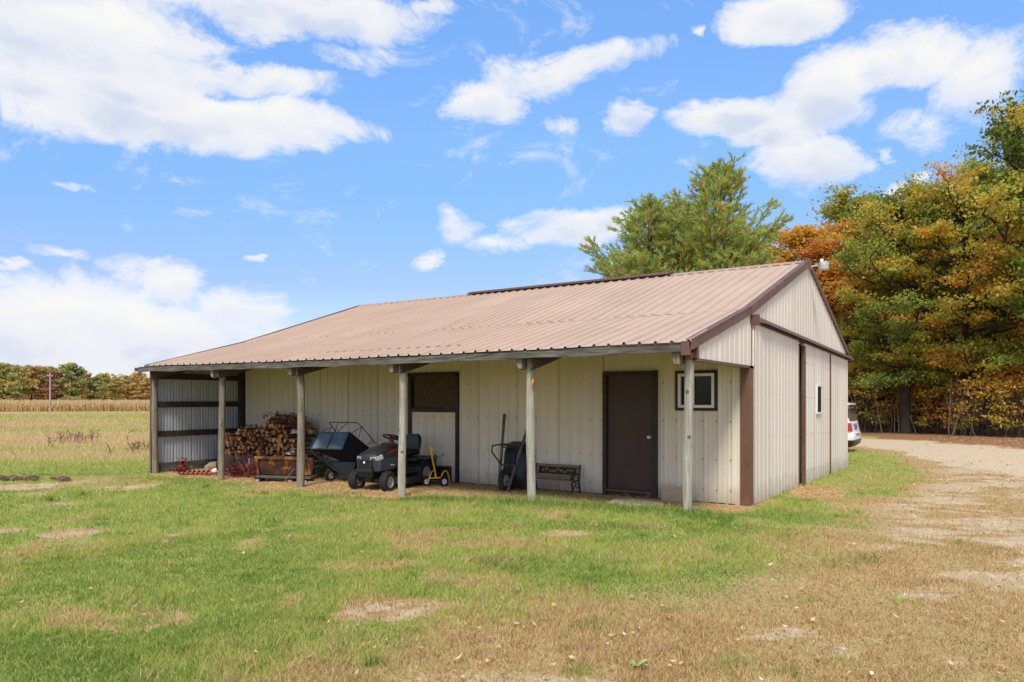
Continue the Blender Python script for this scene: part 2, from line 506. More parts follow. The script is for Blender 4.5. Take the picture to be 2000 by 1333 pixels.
# ------------------------------------------------------------------ mesh helpers
class MB:
    def __init__(self):
        self.v, self.f, self.mi = [], [], []

    def add(self, verts, faces, mi=0):
        o = len(self.v)
        self.v += [tuple(p) for p in verts]
        self.f += [tuple(i + o for i in fc) for fc in faces]
        self.mi += [mi] * len(faces)
        return self

    def box(self, c, s, rot=None, bev=0.0, mi=0):
        x, y, z = s[0] / 2, s[1] / 2, s[2] / 2
        if bev > 0:
            bm = bmesh.new()
            bmesh.ops.create_cube(bm, size=1)
            for vv in bm.verts:
                vv.co = Vector((vv.co.x * s[0], vv.co.y * s[1], vv.co.z * s[2]))
            bmesh.ops.bevel(bm, geom=bm.edges[:], offset=bev, segments=2, profile=0.6, affect='EDGES')
            bm.verts.index_update()
            P = [vv.co.copy() for vv in bm.verts]
            F = [[vv.index for vv in fc.verts] for fc in bm.faces]
            bm.free()
        else:
            P = [Vector(p) for p in ((-x, -y, -z), (x, -y, -z), (x, y, -z), (-x, y, -z), (-x, -y, z), (x, -y, z), (x, y, z), (-x, y, z))]
            F = [(3, 2, 1, 0), (4, 5, 6, 7), (0, 1, 5, 4), (1, 2, 6, 5), (2, 3, 7, 6), (3, 0, 4, 7)]
        if rot is not None:
            m = Euler(rot).to_matrix() if not isinstance(rot, Matrix) else rot
            P = [m @ p for p in P]
        return self.add([p + Vector(c) for p in P], F, mi)

    def bar(self, p0, p1, w, h, up=(0, 0, 1)):
        p0, p1 = Vector(p0), Vector(p1)
        d = (p1 - p0)
        L = d.length
        d.normalize()
        s = d.cross(Vector(up))
        if s.length < 1e-4:
            s = d.cross(Vector((1, 0, 0)))
        s.normalize()
        u = s.cross(d)
        m = Matrix((s, d, u)).transposed()
        return self.box((p0 + p1) / 2, (w, L, h), m)

    def tube(self, path, r, n=8, caps=True, mi=0):
        path = [Vector(p) for p in path]
        rs = r if isinstance(r, (list, tuple)) else [r] * len(path)
        up = None
        rings = []
        for i, p in enumerate(path):
            a = path[max(0, i - 1)]
            b = path[min(len(path) - 1, i + 1)]
            d = (b - a).normalized()
            if up is None:
                up = Vector((0, 0, 1)) if abs(d.z) < 0.9 else Vector((1, 0, 0))
            s = d.cross(up)
            if s.length < 1e-5:
                s = d.cross(Vector((0, 1, 0)))
            s.normalize()
            up = s.cross(d).normalized()
            rings.append([p + (s * math.cos(2 * PI * k / n) + up * math.sin(2 * PI * k / n)) * rs[i] for k in range(n)])
        V = [q for rg in rings for q in rg]
        F = []
        for i in range(len(path) - 1):
            for k in range(n):
                F.append((i * n + k, i * n + (k + 1) % n, (i + 1) * n + (k + 1) % n, (i + 1) * n + k))
        if caps:
            F.append(tuple(range(n))[::-1])
            F.append(tuple((len(path) - 1) * n + k for k in range(n)))
        return self.add(V, F, mi)

    def lathe(self, prof, c=(0, 0, 0), axis=(0, 0, 1), n=20, mi=0):
        """prof: list of (radius, height along axis)"""
        ax = Vector(axis).normalized()
        s = ax.cross(Vector((0, 0, 1)))
        if s.length < 1e-4:
            s = Vector((1, 0, 0))
        s.normalize()
        t = ax.cross(s)
        V, F = [], []
        for (r, hh) in prof:
            for k in range(n):
                a = 2 * PI * k / n
                V.append(Vector(c) + ax * hh + (s * math.cos(a) + t * math.sin(a)) * max(r, 1e-4))
        for i in range(len(prof) - 1):
            for k in range(n):
                F.append((i * n + k, i * n + (k + 1) % n, (i + 1) * n + (k + 1) % n, (i + 1) * n + k))
        return self.add(V, F, mi)

    def prism(self, pts, vec):
        """extrude a planar polygon (3-D points) by vec"""
        n = len(pts)
        vec = Vector(vec)
        V = [Vector(p) for p in pts] + [Vector(p) + vec for p in pts]
        F = [tuple(range(n))[::-1], tuple(range(n, 2 * n))]
        for i in range(n):
            F.append((i, (i + 1) % n, n + (i + 1) % n, n + i))
        return self.add(V, F)

    def loft(self, rings, closed=True, caps=True):
        n = len(rings[0])
        V = [Vector(p) for rg in rings for p in rg]
        F = []
        for i in range(len(rings) - 1):
            for k in range(n if closed else n - 1):
                F.append((i * n + k, i * n + (k + 1) % n, (i + 1) * n + (k + 1) % n, (i + 1) * n + k))
        if caps and closed:
            F.append(tuple(range(n))[::-1])
            F.append(tuple((len(rings) - 1) * n + k for k in range(n)))
        return self.add(V, F)

    def mesh(self, name, mat, smooth=False):
        me = bpy.data.meshes.new(name)
        me.from_pydata(self.v, [], self.f)
        mats = mat if isinstance(mat, (list, tuple)) else [mat]
        for m in mats:
            me.materials.append(m)
        if len(mats) > 1:
            me.polygons.foreach_set('material_index', self.mi)
        bm = bmesh.new()
        bm.from_mesh(me)
        bmesh.ops.recalc_face_normals(bm, faces=bm.faces[:])
        bm.to_mesh(me)
        bm.free()
        if smooth:
            me.polygons.foreach_set('use_smooth', [True] * len(me.polygons))
            try:
                me.set_sharp_from_angle(angle=R(38))
            except Exception:
                pass
        me.update()
        return me

    def build(self, name, mat, parent=None, smooth=False, loc=None):
        return link(name, self.mesh(name, mat, smooth), parent, loc)


def link(name, me, parent=None, loc=None):
    o = bpy.data.objects.new(name, me)
    COL.objects.link(o)
    if parent is not None:
        o.parent = parent
    if loc is not None:
        o.location = loc
    return o


def tag(o, label=None, cat=None, group=None, kind=None):
    for k, v in (('label', label), ('category', cat), ('group', group), ('kind', kind)):
        if v:
            o[k] = v
    return o


def thing(name, label, cat, loc=(0, 0, 0), rz=0.0, group=None):
    o = bpy.data.objects.new(name, None)
    o.empty_display_size = 0.3
    COL.objects.link(o)
    o.location = loc
    o.rotation_euler = (0, 0, rz)
    return tag(o, label, cat, group)


def copy_tree(o, parent=None):
    c = o.copy()
    COL.objects.link(c)
    if parent is not None:
        c.parent = parent
    for ch in list(o.children):
        copy_tree(ch, c)
    return c


def np_mesh(name, V, F, mat, attrs=None):
    """V (n,3) array, F (m,k) int array of equal sized faces"""
    me = bpy.data.meshes.new(name)
    V = np.asarray(V, np.float32)
    F = np.asarray(F, np.int32)
    me.vertices.add(len(V))
    me.vertices.foreach_set('co', V.ravel())
    k = F.shape[1]
    me.loops.add(F.size)
    me.loops.foreach_set('vertex_index', F.ravel())
    me.polygons.add(len(F))
    me.polygons.foreach_set('loop_start', np.arange(0, F.size, k, dtype=np.int32))
    for nm, arr in (attrs or {}).items():
        a = me.attributes.new(nm, 'FLOAT', 'POINT')
        a.data.foreach_set('value', np.asarray(arr, np.float32))
    me.materials.append(mat)
    me.update(calc_edges=True)
    return me


# ------------------------------------------------------------------ noise and terrain
def _hash(x, y, s):
    h = (x.astype(np.int64) * 374761393 + y.astype(np.int64) * 668265263 + s * 144269504) & 0xffffffff
    h = ((h ^ (h >> 13)) * 1274126177) & 0xffffffff
    h = (h ^ (h >> 16)) & 0xffffffff
    return h / 4294967295.0


def vnoise(x, y, s=0):
    xi, yi = np.floor(x), np.floor(y)
    fx, fy = x - xi, y - yi
    fx = fx * fx * (3 - 2 * fx)
    fy = fy * fy * (3 - 2 * fy)
    a, b = _hash(xi, yi, s), _hash(xi + 1, yi, s)
    c, d = _hash(xi, yi + 1, s), _hash(xi + 1, yi + 1, s)
    return (a * (1 - fx) + b * fx) * (1 - fy) + (c * (1 - fx) + d * fx) * fy


def fbm(x, y, s=0, o=4):
    t, a, n = 0.0, 0.5, 0.0
    for i in range(o):
        t = t + a * vnoise(x * 2 ** i, y * 2 ** i, s + i * 17)
        n += a
        a *= 0.5
    return t / n


def sst(a, b, x):
    t = np.clip((x - a) / (b - a), 0, 1)
    return t * t * (3 - 2 * t)


BL, BW = 12.98, 8.46                 # barn length along -x and depth along +y
PY_ = -2.37                          # line of the porch posts


def cam_uv(x, y):
    dx, dy = x - CX, y - CY
    return dx * RV.x + dy * RV.y, dx * FV.x + dy * FV.y


def gz(x, y):
    x = np.asarray(x, float)
    y = np.asarray(y, float)
    lip = np.interp(x, [-16, -13, -5.3, -2.6, 0, 2.6], [-.1, -.11, -.09, .045, .11, .02])
    front = lip * np.exp(-((y - PY_) / 1.3) ** 2)
    inner = -.1 + (lip + .1) * np.exp(-((y - PY_) / .45) ** 2)
    zr = np.interp(y, [-6, -2.4, 0, 8.5, 16, 30], [0, .03, -.09, -.25, -.3, -.35])
    right = zr + (lip - .03) * np.exp(-((y - PY_) / .6) ** 2)
    t = sst(-.15, .9, x)
    back = inner * (1 - t) + right * t
    near = np.where(y < PY_, front * (1 - t) + (front * .6 + zr * .4) * t, back)
    lw = sst(-13.2, -16, x)
    near = near * (1 - lw) + (-.1) * lw
    rho = np.hypot(x - CX, y - CY)
    far = np.interp(rho, [22, 32, 60, 190, 340, 900, 1600], [-.2, -.26, -.42, -1.12, -.62, 2.0, 8.0])
    k = sst(20, 31, rho)
    z = near * (1 - k) + far * k
    out = 1 - ((x < .2) & (x > -13.3) & (y > -2.2) & (y < 8.6))
    z = z + out * (.05 * (fbm(x * .8, y * .8, 5, 3) - .5) + .02 * (fbm(x * 3.1, y * 3.1, 9, 2) - .5)) * sst(1.2, 4, np.abs(y - PY_) + np.maximum(0, -13.3 - x) + np.maximum(0, x))
    return z


def gz1(x, y):
    return float(gz(np.array([x]), np.array([y]))[0])


def on_ground(u, v, it=6):
    z = -.1
    p = None
    for _ in range(it):
        p = at_z(u, v, z)
        z = gz1(p.x, p.y)
    p.z = z
    return p


ROAD = [(-40, 33), (-18, 31.5), (-10, 30.5), (-2.45, 28.0), (3.9, 21.6), (14, 11), (24, -2), (15, -5), (8.5, 1.5), (4.1, 8.2), (1.3, 14.2), (-1.2, 20.0), (-6, 23.2), (-14, 25.5), (-40, 27.5)]


def sdist_poly(x, y, poly):
    d = np.full(x.shape, 1e9)
    ins = np.zeros(x.shape, bool)
    n = len(poly)
    for i in range(n):
        ax, ay = poly[i]
        bx, by = poly[(i + 1) % n]
        ex, ey = bx - ax, by - ay
        t = np.clip(((x - ax) * ex + (y - ay) * ey) / (ex * ex + ey * ey), 0, 1)
        d = np.minimum(d, np.hypot(x - ax - t * ex, y - ay - t * ey))
        c = ((ay > y) != (by > y)) & (x < (bx - ax) * (y - ay) / (by - ay + 1e-12) + ax)
        ins ^= c
    return np.where(ins, -d, d)


PATCHES = []          # (right, forward, rr, rf, dry, bare)
for (u, v, du, dv, dry, bare) in [
        (780, 1195, 120, 26, .5, 1.0), (140, 1044, 62, 12, .2, 1.0), (337, 1046, 32, 5, .2, .9), (1105, 1045, 46, 6, .3, .8), (490, 1058, 30, 8, .2, .6),
        (240, 1212, 150, 24, .95, .25), (330, 1202, 60, 10, .5, .7), (720, 1108, 130, 11, .95, .1), (960, 1065, 120, 7, .9, .05), (1550, 1235, 60, 12, .5, .7),
        (270, 950, 34, 9, .3, 1.0), (60, 950, 70, 7, .5, .8), (180, 940, 50, 9, .4, .7), (215, 952, 24, 6, .3, .8), (70, 965, 30, 5, .3, .8), (120, 985, 40, 4, .3, .5),
        (385, 1094, 14, 5, .2, .7), (20, 1038, 40, 6, .3, .7), (900, 1045, 60, 6, .5, 0), (1290, 1100, 90, 18, .45, .1), (1640, 1275, 50, 20, .4, .7),
        (1880, 1295, 50, 14, .4, .7), (1100, 1100, 250, 90, .18, 0), (1000, 1105, 80, 22, -.7, 0), (450, 1000, 140, 18, -.35, 0), (560, 1120, 180, 40, -.3, 0)]:
    p = at_z(u, v, 0)
    dep = (p - CV).dot(FV)
    PATCHES.append(((p - CV).dot(RV), dep, du * dep / FPX, dv * dep * dep / (FPX * CZ), dry, bare))


def masks(x, y):
    r, f = cam_uv(x, y)
    rho = np.hypot(r, f)
    n1 = fbm(r * .55, f * .55, 21, 4)
    n2 = fbm(r * 1.7, f * 1.1, 33, 4)
    n3 = fbm(r * .9, f * 2.0, 41, 4)
    n4 = fbm(r * 4.1, f * 4.5, 57, 3)
    xb = np.interp(y, [-12, -9.1, -7.3, -5.4, -1.8, 2.7, 8], [-.2, .15, .5, 1.6, 1.5, .9, .9])
    side = x - xb
    dry = sst(-.9, 1.0, side + 2.6 * (n1 - .5) + .9 * (n2 - .5)) * .84
    dry = np.maximum(dry, .55 * sst(.56, .74, n2))
    bare = sst(.405, .52, n3 + .42 * (n4 - .5) + .05 * sst(1.5, 4, side)) * sst(.1, 1.3, side) * sst(-6.5, -3.0, y) * .92
    bare = np.maximum(bare, sst(.58, .70, n3 + .3 * (n4 - .5)) * sst(-.5, 1.5, side) * .75)
    green_by_wall = np.exp(-((x - .9) / 1.1) ** 2) * sst(1.5, 4, y) * (1 - sst(8.5, 12, y))
    dry = np.maximum(dry * (1 - .45 * green_by_wall), .42 * green_by_wall)
    bare = bare * (1 - green_by_wall)
    for (pr, pf, rr, rf, dd, bb) in PATCHES:
        q = ((r - pr) / rr) ** 2 + ((f - pf) / rf) ** 2
        q = q + 2.6 * (n4 - .5) + 1.5 * (n2 - .5)
        m = (1 - sst(.25, 1.6, q)) * (.35 + .65 * sst(.30, .58, n4 + .25 * (n3 - .5)))
        dry = np.clip(np.where(dd > 0, np.maximum(dry, dd * m), dry + dd * m), 0, 1)
        bare = np.maximum(bare, bb * m)
    # lush fringe along the porch
    fringe = np.exp(-((y - PY_ + .28) / .26) ** 2) * ((x > -7) & (x < .6))
    dry = np.maximum(dry, .9 * sst(.05, .5, bare))
    dry = dry * (1 - .85 * fringe)
    # meadow beyond the lawn on the left
    left = sst(19, 26, rho + 5 * (n1 - .5)) * (x < -11)
    band = np.interp(rho, [20, 24, 34, 60, 100, 150, 190], [.35, .6, .8, .62, .5, .6, .8])
    dry = dry * (1 - left) + np.clip(band + 1.1 * (fbm(r * .05, f * .22, 77, 4) - .5), 0, 1) * left
    bare = bare * (1 - left)
    # road, straw floor, woodland litter
    sd_ = sdist_poly(x, y, ROAD)
    road = 1 - sst(-.5, .7, sd_ + 1.6 * (n2 - .5) + .8 * (n4 - .5))
    near_road = (1 - sst(0, 3.2, np.abs(sd_))) * (x > -4)
    dry = np.maximum(dry, .8 * near_road * (.4 + n2))
    beyond = (y - np.interp(x, [-30, -10, -2.45, 3.9, 14, 24, 30], [33, 31.2, 28.7, 22.3, 11.7, -1.3, -9])) * .71
    bare = bare * (1 - sst(-1.0, .3, beyond))
    litter = sst(-.6, 1.4, beyond + 2.4 * (n2 - .5) + 1.2 * (n4 - .5))
    litter = litter * (x > -25)
    straw = sst(-.35, .25, y - np.interp(x, [-13.2, -9.5, -8.5, -5.5, -4.7, -.3, .3], [-2.3, -2.6, -2.9, -3.0, -2.25, -2.15, -1.0]) + 1.3 * (n2 - .5) + .5 * (n4 - .5))
    straw = straw * sst(-13.2, -12.6, x) * (1 - sst(-.1, .5, x)) * (y < 1)
    pile = np.exp(-(((x - .55) / .55) ** 2 + ((y - 2.6) / 1.3) ** 2))
    straw = np.maximum(straw, sst(.35, .6, pile + .5 * (n4 - .5)))
    inside = (x < 0) & (x > -13) & (y > 0) & (y < 8.46)
    return dict(dry=dry, bare=np.clip(bare, 0, 1), straw=straw, road=np.clip(road, 0, 1), litter=np.clip(litter, 0, 1), inside=inside, fringe=fringe,
                left=left, rho=rho, lush=n1)


def grid_axis(lo, hi, step, far, growth=1.22):
    a = list(np.arange(lo, hi + 1e-6, step))
    s, x = step, a[-1]
    while x < far:
        s *= growth
        x += s
        a.append(x)
    s, x = step, a[0]
    while x > -far:
        s *= growth
        x -= s
        a.insert(0, x)
    return np.array(a)


def build_ground():
    xs = grid_axis(-19, 7.5, .085, 1500)
    ys = grid_axis(-11, 12, .085, 1500)
    X, Y = np.meshgrid(xs, ys)
    x, y = X.ravel(), Y.ravel()
    z = gz(x, y)
    mk = masks(x, y)
    n = len(xs)
    i, j = np.meshgrid(np.arange(len(ys) - 1), np.arange(n - 1), indexing='ij')
    a = (i * n + j).ravel()
    F = np.stack([a, a + 1, a + n + 1, a + n], 1)
    t = NT('lawn_and_soil')
    nf = t.noise(26, 4, 0.7)
    nm = t.noise(5, 5, 0.65)
    ns = t.noise(90, 2, 0.6)
    g = t.ramp(nm, [(0.3, (0.20, 0.25, 0.045)), (0.7, (0.36, 0.36, 0.09))])
    d = t.ramp(nf, [(0.3, (0.32, 0.185, 0.085)), (0.7, (0.52, 0.37, 0.18))])
    soil = t.ramp(nm, [(0.25, (0.36, 0.255, 0.15)), (0.5, (0.54, 0.41, 0.255)), (0.75, (0.66, 0.52, 0.35))])
    soil = t.mix(t.ramp(ns, [(0.45, (0, 0, 0)), (0.7, (.5, .5, .5))]), soil, (0.24, 0.16, 0.10))
    st = t.ramp(nf, [(0.3, (0.34, 0.19, 0.085)), (0.5, (0.48, 0.30, 0.135)), (0.75, (0.62, 0.44, 0.22))])
    li = t.ramp(nf, [(0.25, (0.11, 0.05, 0.025)), (0.5, (0.26, 0.13, 0.06)), (0.75, (0.48, 0.28, 0.14))])
    ro = t.ramp(nm, [(0.25, (0.48, 0.365, 0.235)), (0.75, (0.62, 0.495, 0.34))])
    ro = t.mix(t.ramp(ns, [(0.5, (0, 0, 0)), (0.75, (.35, .35, .35))]), ro, (0.34, 0.25, 0.17))

    def jag(name, k=.9):
        return t.math('ADD', t.attr(name), t.math('MULTIPLY', t.math('SUBTRACT', nf, .5), k))
    c = t.mix(t.ramp(jag('dry', .6), [(0.25, (0, 0, 0)), (0.75, (1, 1, 1))]), g, d)
    c = t.mix(t.ramp(jag('bare', 1.3), [(0.3, (0, 0, 0)), (0.75, (1, 1, 1))]), c, soil)
    c = t.mix(t.ramp(jag('litter', .8), [(0.35, (0, 0, 0)), (0.6, (1, 1, 1))]), c, li)
    c = t.mix(t.ramp(jag('road', .8), [(0.35, (0, 0, 0)), (0.65, (1, 1, 1))]), c, ro)
    c = t.mix(t.ramp(jag('straw', .6), [(0.35, (0, 0, 0)), (0.65, (1, 1, 1))]), c, st)
    t.set(c, 0.95, 0, 0.1)
    t.bump(t.math('ADD', nf, t.math('MULTIPLY', ns, .4)), 0.6, 0.03)
    me = np_mesh('ground', np.stack([x, y, z], 1), F, t.m, {k: mk[k].astype(float) for k in ('dry', 'bare', 'straw', 'road', 'litter')})
    me.polygons.foreach_set('use_smooth', [True] * len(me.polygons))
    tag(link('ground', me), kind='structure')


build_ground()

# ------------------------------------------------------------------ the barn
barn = thing('pole_barn', 'almond steel sided pole barn with brown ribbed metal roof and open lean-to porch', 'barn')
EAVE_Y, EAVE_Z = -2.62, 2.375
WALL_Z = 3.055
RIDGE_Y, RIDGE_Z = 4.24, 4.47
BEAVE_Y, BEAVE_Z = 8.72, 2.83
PITCH = 0.2333


def roof_z(y):
    return float(np.interp(y, [EAVE_Y, 0, RIDGE_Y, BEAVE_Y], [EAVE_Z, WALL_Z, RIDGE_Z, BEAVE_Z]))


def rib_profile(s0, s1, h, minor=0.0, pitch=PITCH, base=.056, top=.024):
    """points (s, offset) of a ribbed sheet from s0 to s1; ribs at multiples of pitch"""
    pts = [(s0, 0.0)]
    k = math.ceil((s0 - base) / pitch)
    while k * pitch < s1 + base:
        c = k * pitch
        for ds, hh in ((-base / 2, 0), (-top / 2, h), (top / 2, h), (base / 2, 0)):
            if s0 < c + ds < s1:
                pts.append((c + ds, hh))
        if minor:
            for q in (1 / 3, 2 / 3):
                cc = c + pitch * q
                for ds, hh in ((-.016, 0), (-.006, minor), (.006, minor), (.016, 0)):
                    if s0 < cc + ds < s1:
                        pts.append((cc + ds, hh))
        k += 1
    pts.append((s1, 0.0))
    pts.sort()
    return pts


random.seed(11)
SHEET = PITCH * 4


def roof_course(y0, y1, z0, z1, x_hi, x_lo, lift, droop=False):
    x = x_hi
    i = 0
    slope = math.atan2(z1 - z0, y1 - y0)
    while x > x_lo + .05:
        xn = max(x - SHEET, x_lo)
        pr = rib_profile(xn, x, .029, 0, PITCH, .056, .028)
        mb = MB()
        rings = []
        nseg = 4
        j0 = random.uniform(-.004, .004)
        for k in range(nseg + 1):
            tt = k / nseg
            yy = y0 + (y1 - y0) * tt
            zz = z0 + (z1 - z0) * tt + lift + .0015 * (i % 2)
            dz = 0
            ring = []
            for (s, o) in pr:
                dz = -.028 * math.sin(PI * min(1, max(0, -s / BL))) * (1 - tt) if droop else 0
                dz += .006 * math.sin(s * 2.9 + yy * 3) * (1 - tt if droop else 1) * .6
                edge = (random.uniform(-.006, .006) if (k == 0 and o > 0) else 0)
                ring.append((s, yy - o * math.sin(slope) + (j0 if k == 0 else 0), zz + dz + o * math.cos(slope) + edge))
            rings.append(ring)
        mb.loft(rings, closed=False, caps=False)
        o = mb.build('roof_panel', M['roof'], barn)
        if sum(p.normal.z for p in o.data.polygons) < 0:
            o.data.flip_normals()
        x = xn
        i += 1


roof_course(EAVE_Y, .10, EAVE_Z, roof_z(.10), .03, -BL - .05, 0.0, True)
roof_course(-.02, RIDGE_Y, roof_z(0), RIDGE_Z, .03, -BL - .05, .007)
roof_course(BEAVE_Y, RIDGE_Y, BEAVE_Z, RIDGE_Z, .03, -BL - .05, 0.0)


def roof_screws():
    mb = MB()
    for y in list(np.arange(EAVE_Y + .25, -.1, .62)) + list(np.arange(.25, RIDGE_Y - .2, .66)):
        k = 0
        while k * PITCH < BL:
            z = roof_z(y) + .022 + (.007 if y > 0 else -.028 * math.sin(PI * min(1, k * PITCH / BL)) * (-y / 2.62))
            mb.box((-k * PITCH + .042, y, z - .019), (.011, .011, .012))
            k += 1
    o = mb.build('roof_screws', M['roof'], barn)
    o['kind'] = 'stuff'


roof_screws()


def ridge_piece(name, x0, x1, wid, lift, mat, end=True):
    mb = MB()
    sl1 = (RIDGE_Z - WALL_Z) / RIDGE_Y
    sl2 = (RIDGE_Z - BEAVE_Z) / (BEAVE_Y - RIDGE_Y)
    pts = [(x0, RIDGE_Y - wid, RIDGE_Z - sl1 * wid + lift - .012), (x0, RIDGE_Y - wid, RIDGE_Z - sl1 * wid + lift + .008), (x0, RIDGE_Y, RIDGE_Z + lift + .012),
           (x0, RIDGE_Y + wid, RIDGE_Z - sl2 * wid + lift + .008), (x0, RIDGE_Y + wid, RIDGE_Z - sl2 * wid + lift - .012), (x0, RIDGE_Y, RIDGE_Z + lift - .01)]
    mb.prism(pts, (x1 - x0, 0, 0))
    return mb.build(name, mat, barn)


ridge_piece('ridge_cap', .05, -3.0, .16, .03, M['ridge'])
ridge_piece('ridge_cap', -8.75, -BL - .06, .16, .03, M['ridge'])
ridge_piece('ridge_cap', -3.003, -8.747, .10, .028, M['ridge'])
vent = ridge_piece('ridge_vent', -2.95, -8.80, .19, .085, M['trim'])
mb = MB()
for i in range(56):
    x = -2.99 - i * .104
    for s in (-1, 1):
        mb.box((x, RIDGE_Y + s * .145, RIDGE_Z + .01), (.05, .03, .085))
o = mb.build('vent_baffle', M['darktrim'], vent)
o['kind'] = 'stuff'


# rake trim on the near gable and the far one
def rake(x, pts, h, mat, th=.035):
    mb = MB()
    for (ya, za), (yb, zb) in zip(pts[:-1], pts[1:]):
        mb.prism([(x, ya, za - h), (x, yb, zb - h), (x, yb, zb), (x, ya, za)], (th, 0, 0))
    return mb.build('rake_trim', mat, barn)


for X0 in (.012, -BL - .075):
    rake(X0, [(EAVE_Y + .03, EAVE_Z + .03), (.04, WALL_Z + .055)], .135, M['trim'])
    rake(X0 + .002, [(.043, WALL_Z + .058), (RIDGE_Y - .003, RIDGE_Z + .045)], .135, M['trim'], .04)
    rake(X0, [(RIDGE_Y, RIDGE_Z + .045), (BEAVE_Y, BEAVE_Z + .03)], .12, M['trim'])
# narrow top flange of the rake, bent over the sheet edge
mb = MB()
for a, b in (((EAVE_Y + .03, EAVE_Z + .032), (.04, WALL_Z + .057)), ((.043, WALL_Z + .062), (RIDGE_Y, RIDGE_Z + .05))):
    mb.prism([(.055, a[0], a[1] - .004), (.055, a[0], a[1] + .004), (-.06, a[0], a[1] + .002), (-.06, a[0], a[1] - .004)], (0, b[0] - a[0], b[1] - a[1]))
mb.build('rake_flange', M['trim'], barn)
mb = MB().box((.02, RIDGE_Y, RIDGE_Z - .02), (.09, .26, .16), bev=.01)
mb.build('peak_box', M['trim'], barn)

# eave fascia: weathered board, sagging a little, running on past the left gable
mb = MB()
rings = []
for k in range(29):
    x = -.12 - k * (BL + .18) / 28
    dz = -.028 * math.sin(PI * min(1, -x / BL)) + .004 * math.sin(k * 1.7)
    zt = EAVE_Z - .012 + dz
    hh = .115 + .008 * math.sin(k * 2.3)
    rings.append([(x, EAVE_Y + .02, zt - hh), (x, EAVE_Y + .02, zt), (x, EAVE_Y + .058, zt), (x, EAVE_Y + .058, zt - hh)])
mb.loft(rings)
mb.build('fascia_board', M['fascia'], barn)
mb = MB().box((-BL - .32, EAVE_Y + .04, EAVE_Z - .07), (.32, .036, .085))
mb.build('fascia_board', M['rafter'], barn)
mb = MB().box((-.055, EAVE_Y + .05, EAVE_Z - .085), (.115, .09, .19), bev=.006)
mb.build('fascia_end_cap', M['trim'], barn)
mb = MB().bar((-.05, EAVE_Y + .12, EAVE_Z - .20), (-.03, EAVE_Y + .34, EAVE_Z - .10), .08, .07)
mb.build('bent_trim', M['trim'], barn)

# porch posts
random.seed(3)
POSTX = [-12.98, -10.43, -7.93, -5.275, -2.61, -.10]
for i, x in enumerate(POSTX):
    y = PY_
    g = gz1(x, y) - .25
    top = 2.30
    path, rad = [], []
    r0 = [.070, .070, .078, .069, .072, .066][i]
    ph = random.uniform(0, 6)
    for k in range(13):
        t = k / 12
        path.append((x + .012 * math.sin(ph + 4 * t), y + .012 * math.cos(ph + 3 * t), g + (top - g) * t))
        rad.append(r0 * (1 - .08 * t) * (1 + .05 * math.sin(ph + 11 * t) + random.uniform(-.02, .02)))
    mb = MB().tube(path, rad, 12)
    p = mb.build('porch_post', M['post'] if i > 2 else M['post_old'], barn, True)
    kb = MB()
    for q in range(2):
        zz = random.uniform(.6, 1.8)
        a = random.uniform(-2.2, -.6)
        kb = MB()
        kb.lathe([(.024, 0), (.018, .008), (.006, .011)], (x + math.cos(a) * r0 * .93, y + math.sin(a) * r0 * .93, zz), (math.cos(a), math.sin(a), 0), 8)
        kb.build('knot', M['benchwood'], p)

# rafters: a pair of planks from every post back to the wall
for i, x in enumerate(POSTX):
    for s in (-1, 1):
        if i == 0 and s < 0:
            continue
        if i == 5 and s > 0:
            continue
        xx = x + s * .092
        y0, y1 = EAVE_Y + .07, -.02
        zb0, zb1 = roof_z(y0) - .335, roof_z(y1) - .33
        mb = MB().prism([(xx - .02, y0, roof_z(y0) - .05), (xx - .02, y0 + .01, zb0 + .02), (xx - .02, y0 + .06, zb0), (xx - .02, y1, zb1), (xx - .02, y1, roof_z(y1) - .04)], (.04, 0, 0))
        mb.build('rafter', M['rafter'] if s > 0 else M['post_old'], barn)
    if 0 < i:
        fy = EAVE_Y + .075
        mb = MB().prism([(x - .185, fy, 2.275), (x - .150, fy, 2.13), (x - .115, fy, 2.085), (x - .06, fy, 2.085), (x - .055, fy, 2.275)], (.004, .13, .0))
        mb.build('post_bracket', M['post_old'], barn)
# purlins under the lean-to
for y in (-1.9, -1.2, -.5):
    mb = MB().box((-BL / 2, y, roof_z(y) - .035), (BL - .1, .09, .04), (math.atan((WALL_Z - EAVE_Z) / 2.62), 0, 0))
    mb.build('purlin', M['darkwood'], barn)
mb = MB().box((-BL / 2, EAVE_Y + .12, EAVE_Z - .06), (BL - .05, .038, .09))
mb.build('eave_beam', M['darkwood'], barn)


def wall_sheet(name, org, dirv, nrm, s0, s1, zb, zt, mat, parent=barn, h=.024, minor=.005, phase=0.0, sag=0):
    """one ribbed steel sheet; zb and zt are functions of s"""
    dirv, nrm, org = Vector(dirv), Vector(nrm), Vector(org)
    pr = rib_profile(s0 - phase, s1 - phase, h, minor)
    lo, hi = [], []
    for (s, o) in pr:
        s += phase
        p = org + dirv * s + nrm * o
        lo.append((p.x, p.y, zb(s)))
        hi.append((p.x, p.y, zt(s)))
    mb = MB().loft([lo, hi], closed=False, caps=False)
    return mb.build(name, mat, parent)


def sheets(org, dirv, nrm, s0, s1, zb, zt, mat, **kw):
    s = s0
    k = 0
    while s < s1 - .02:
        e = min(s + SHEET, s1)
        if s1 - e < .06:
            e = s1
        off = Vector(nrm) * (.0016 * (k % 2))
        wall_sheet('wall_panel', Vector(org) + off, dirv, nrm, s, e, zb, zt, mat, **kw)
        s = e
        k += 1


fn = lambda v: (lambda s: v)
base_front = lambda s: -.17
ftop = lambda s: WALL_Z - .03
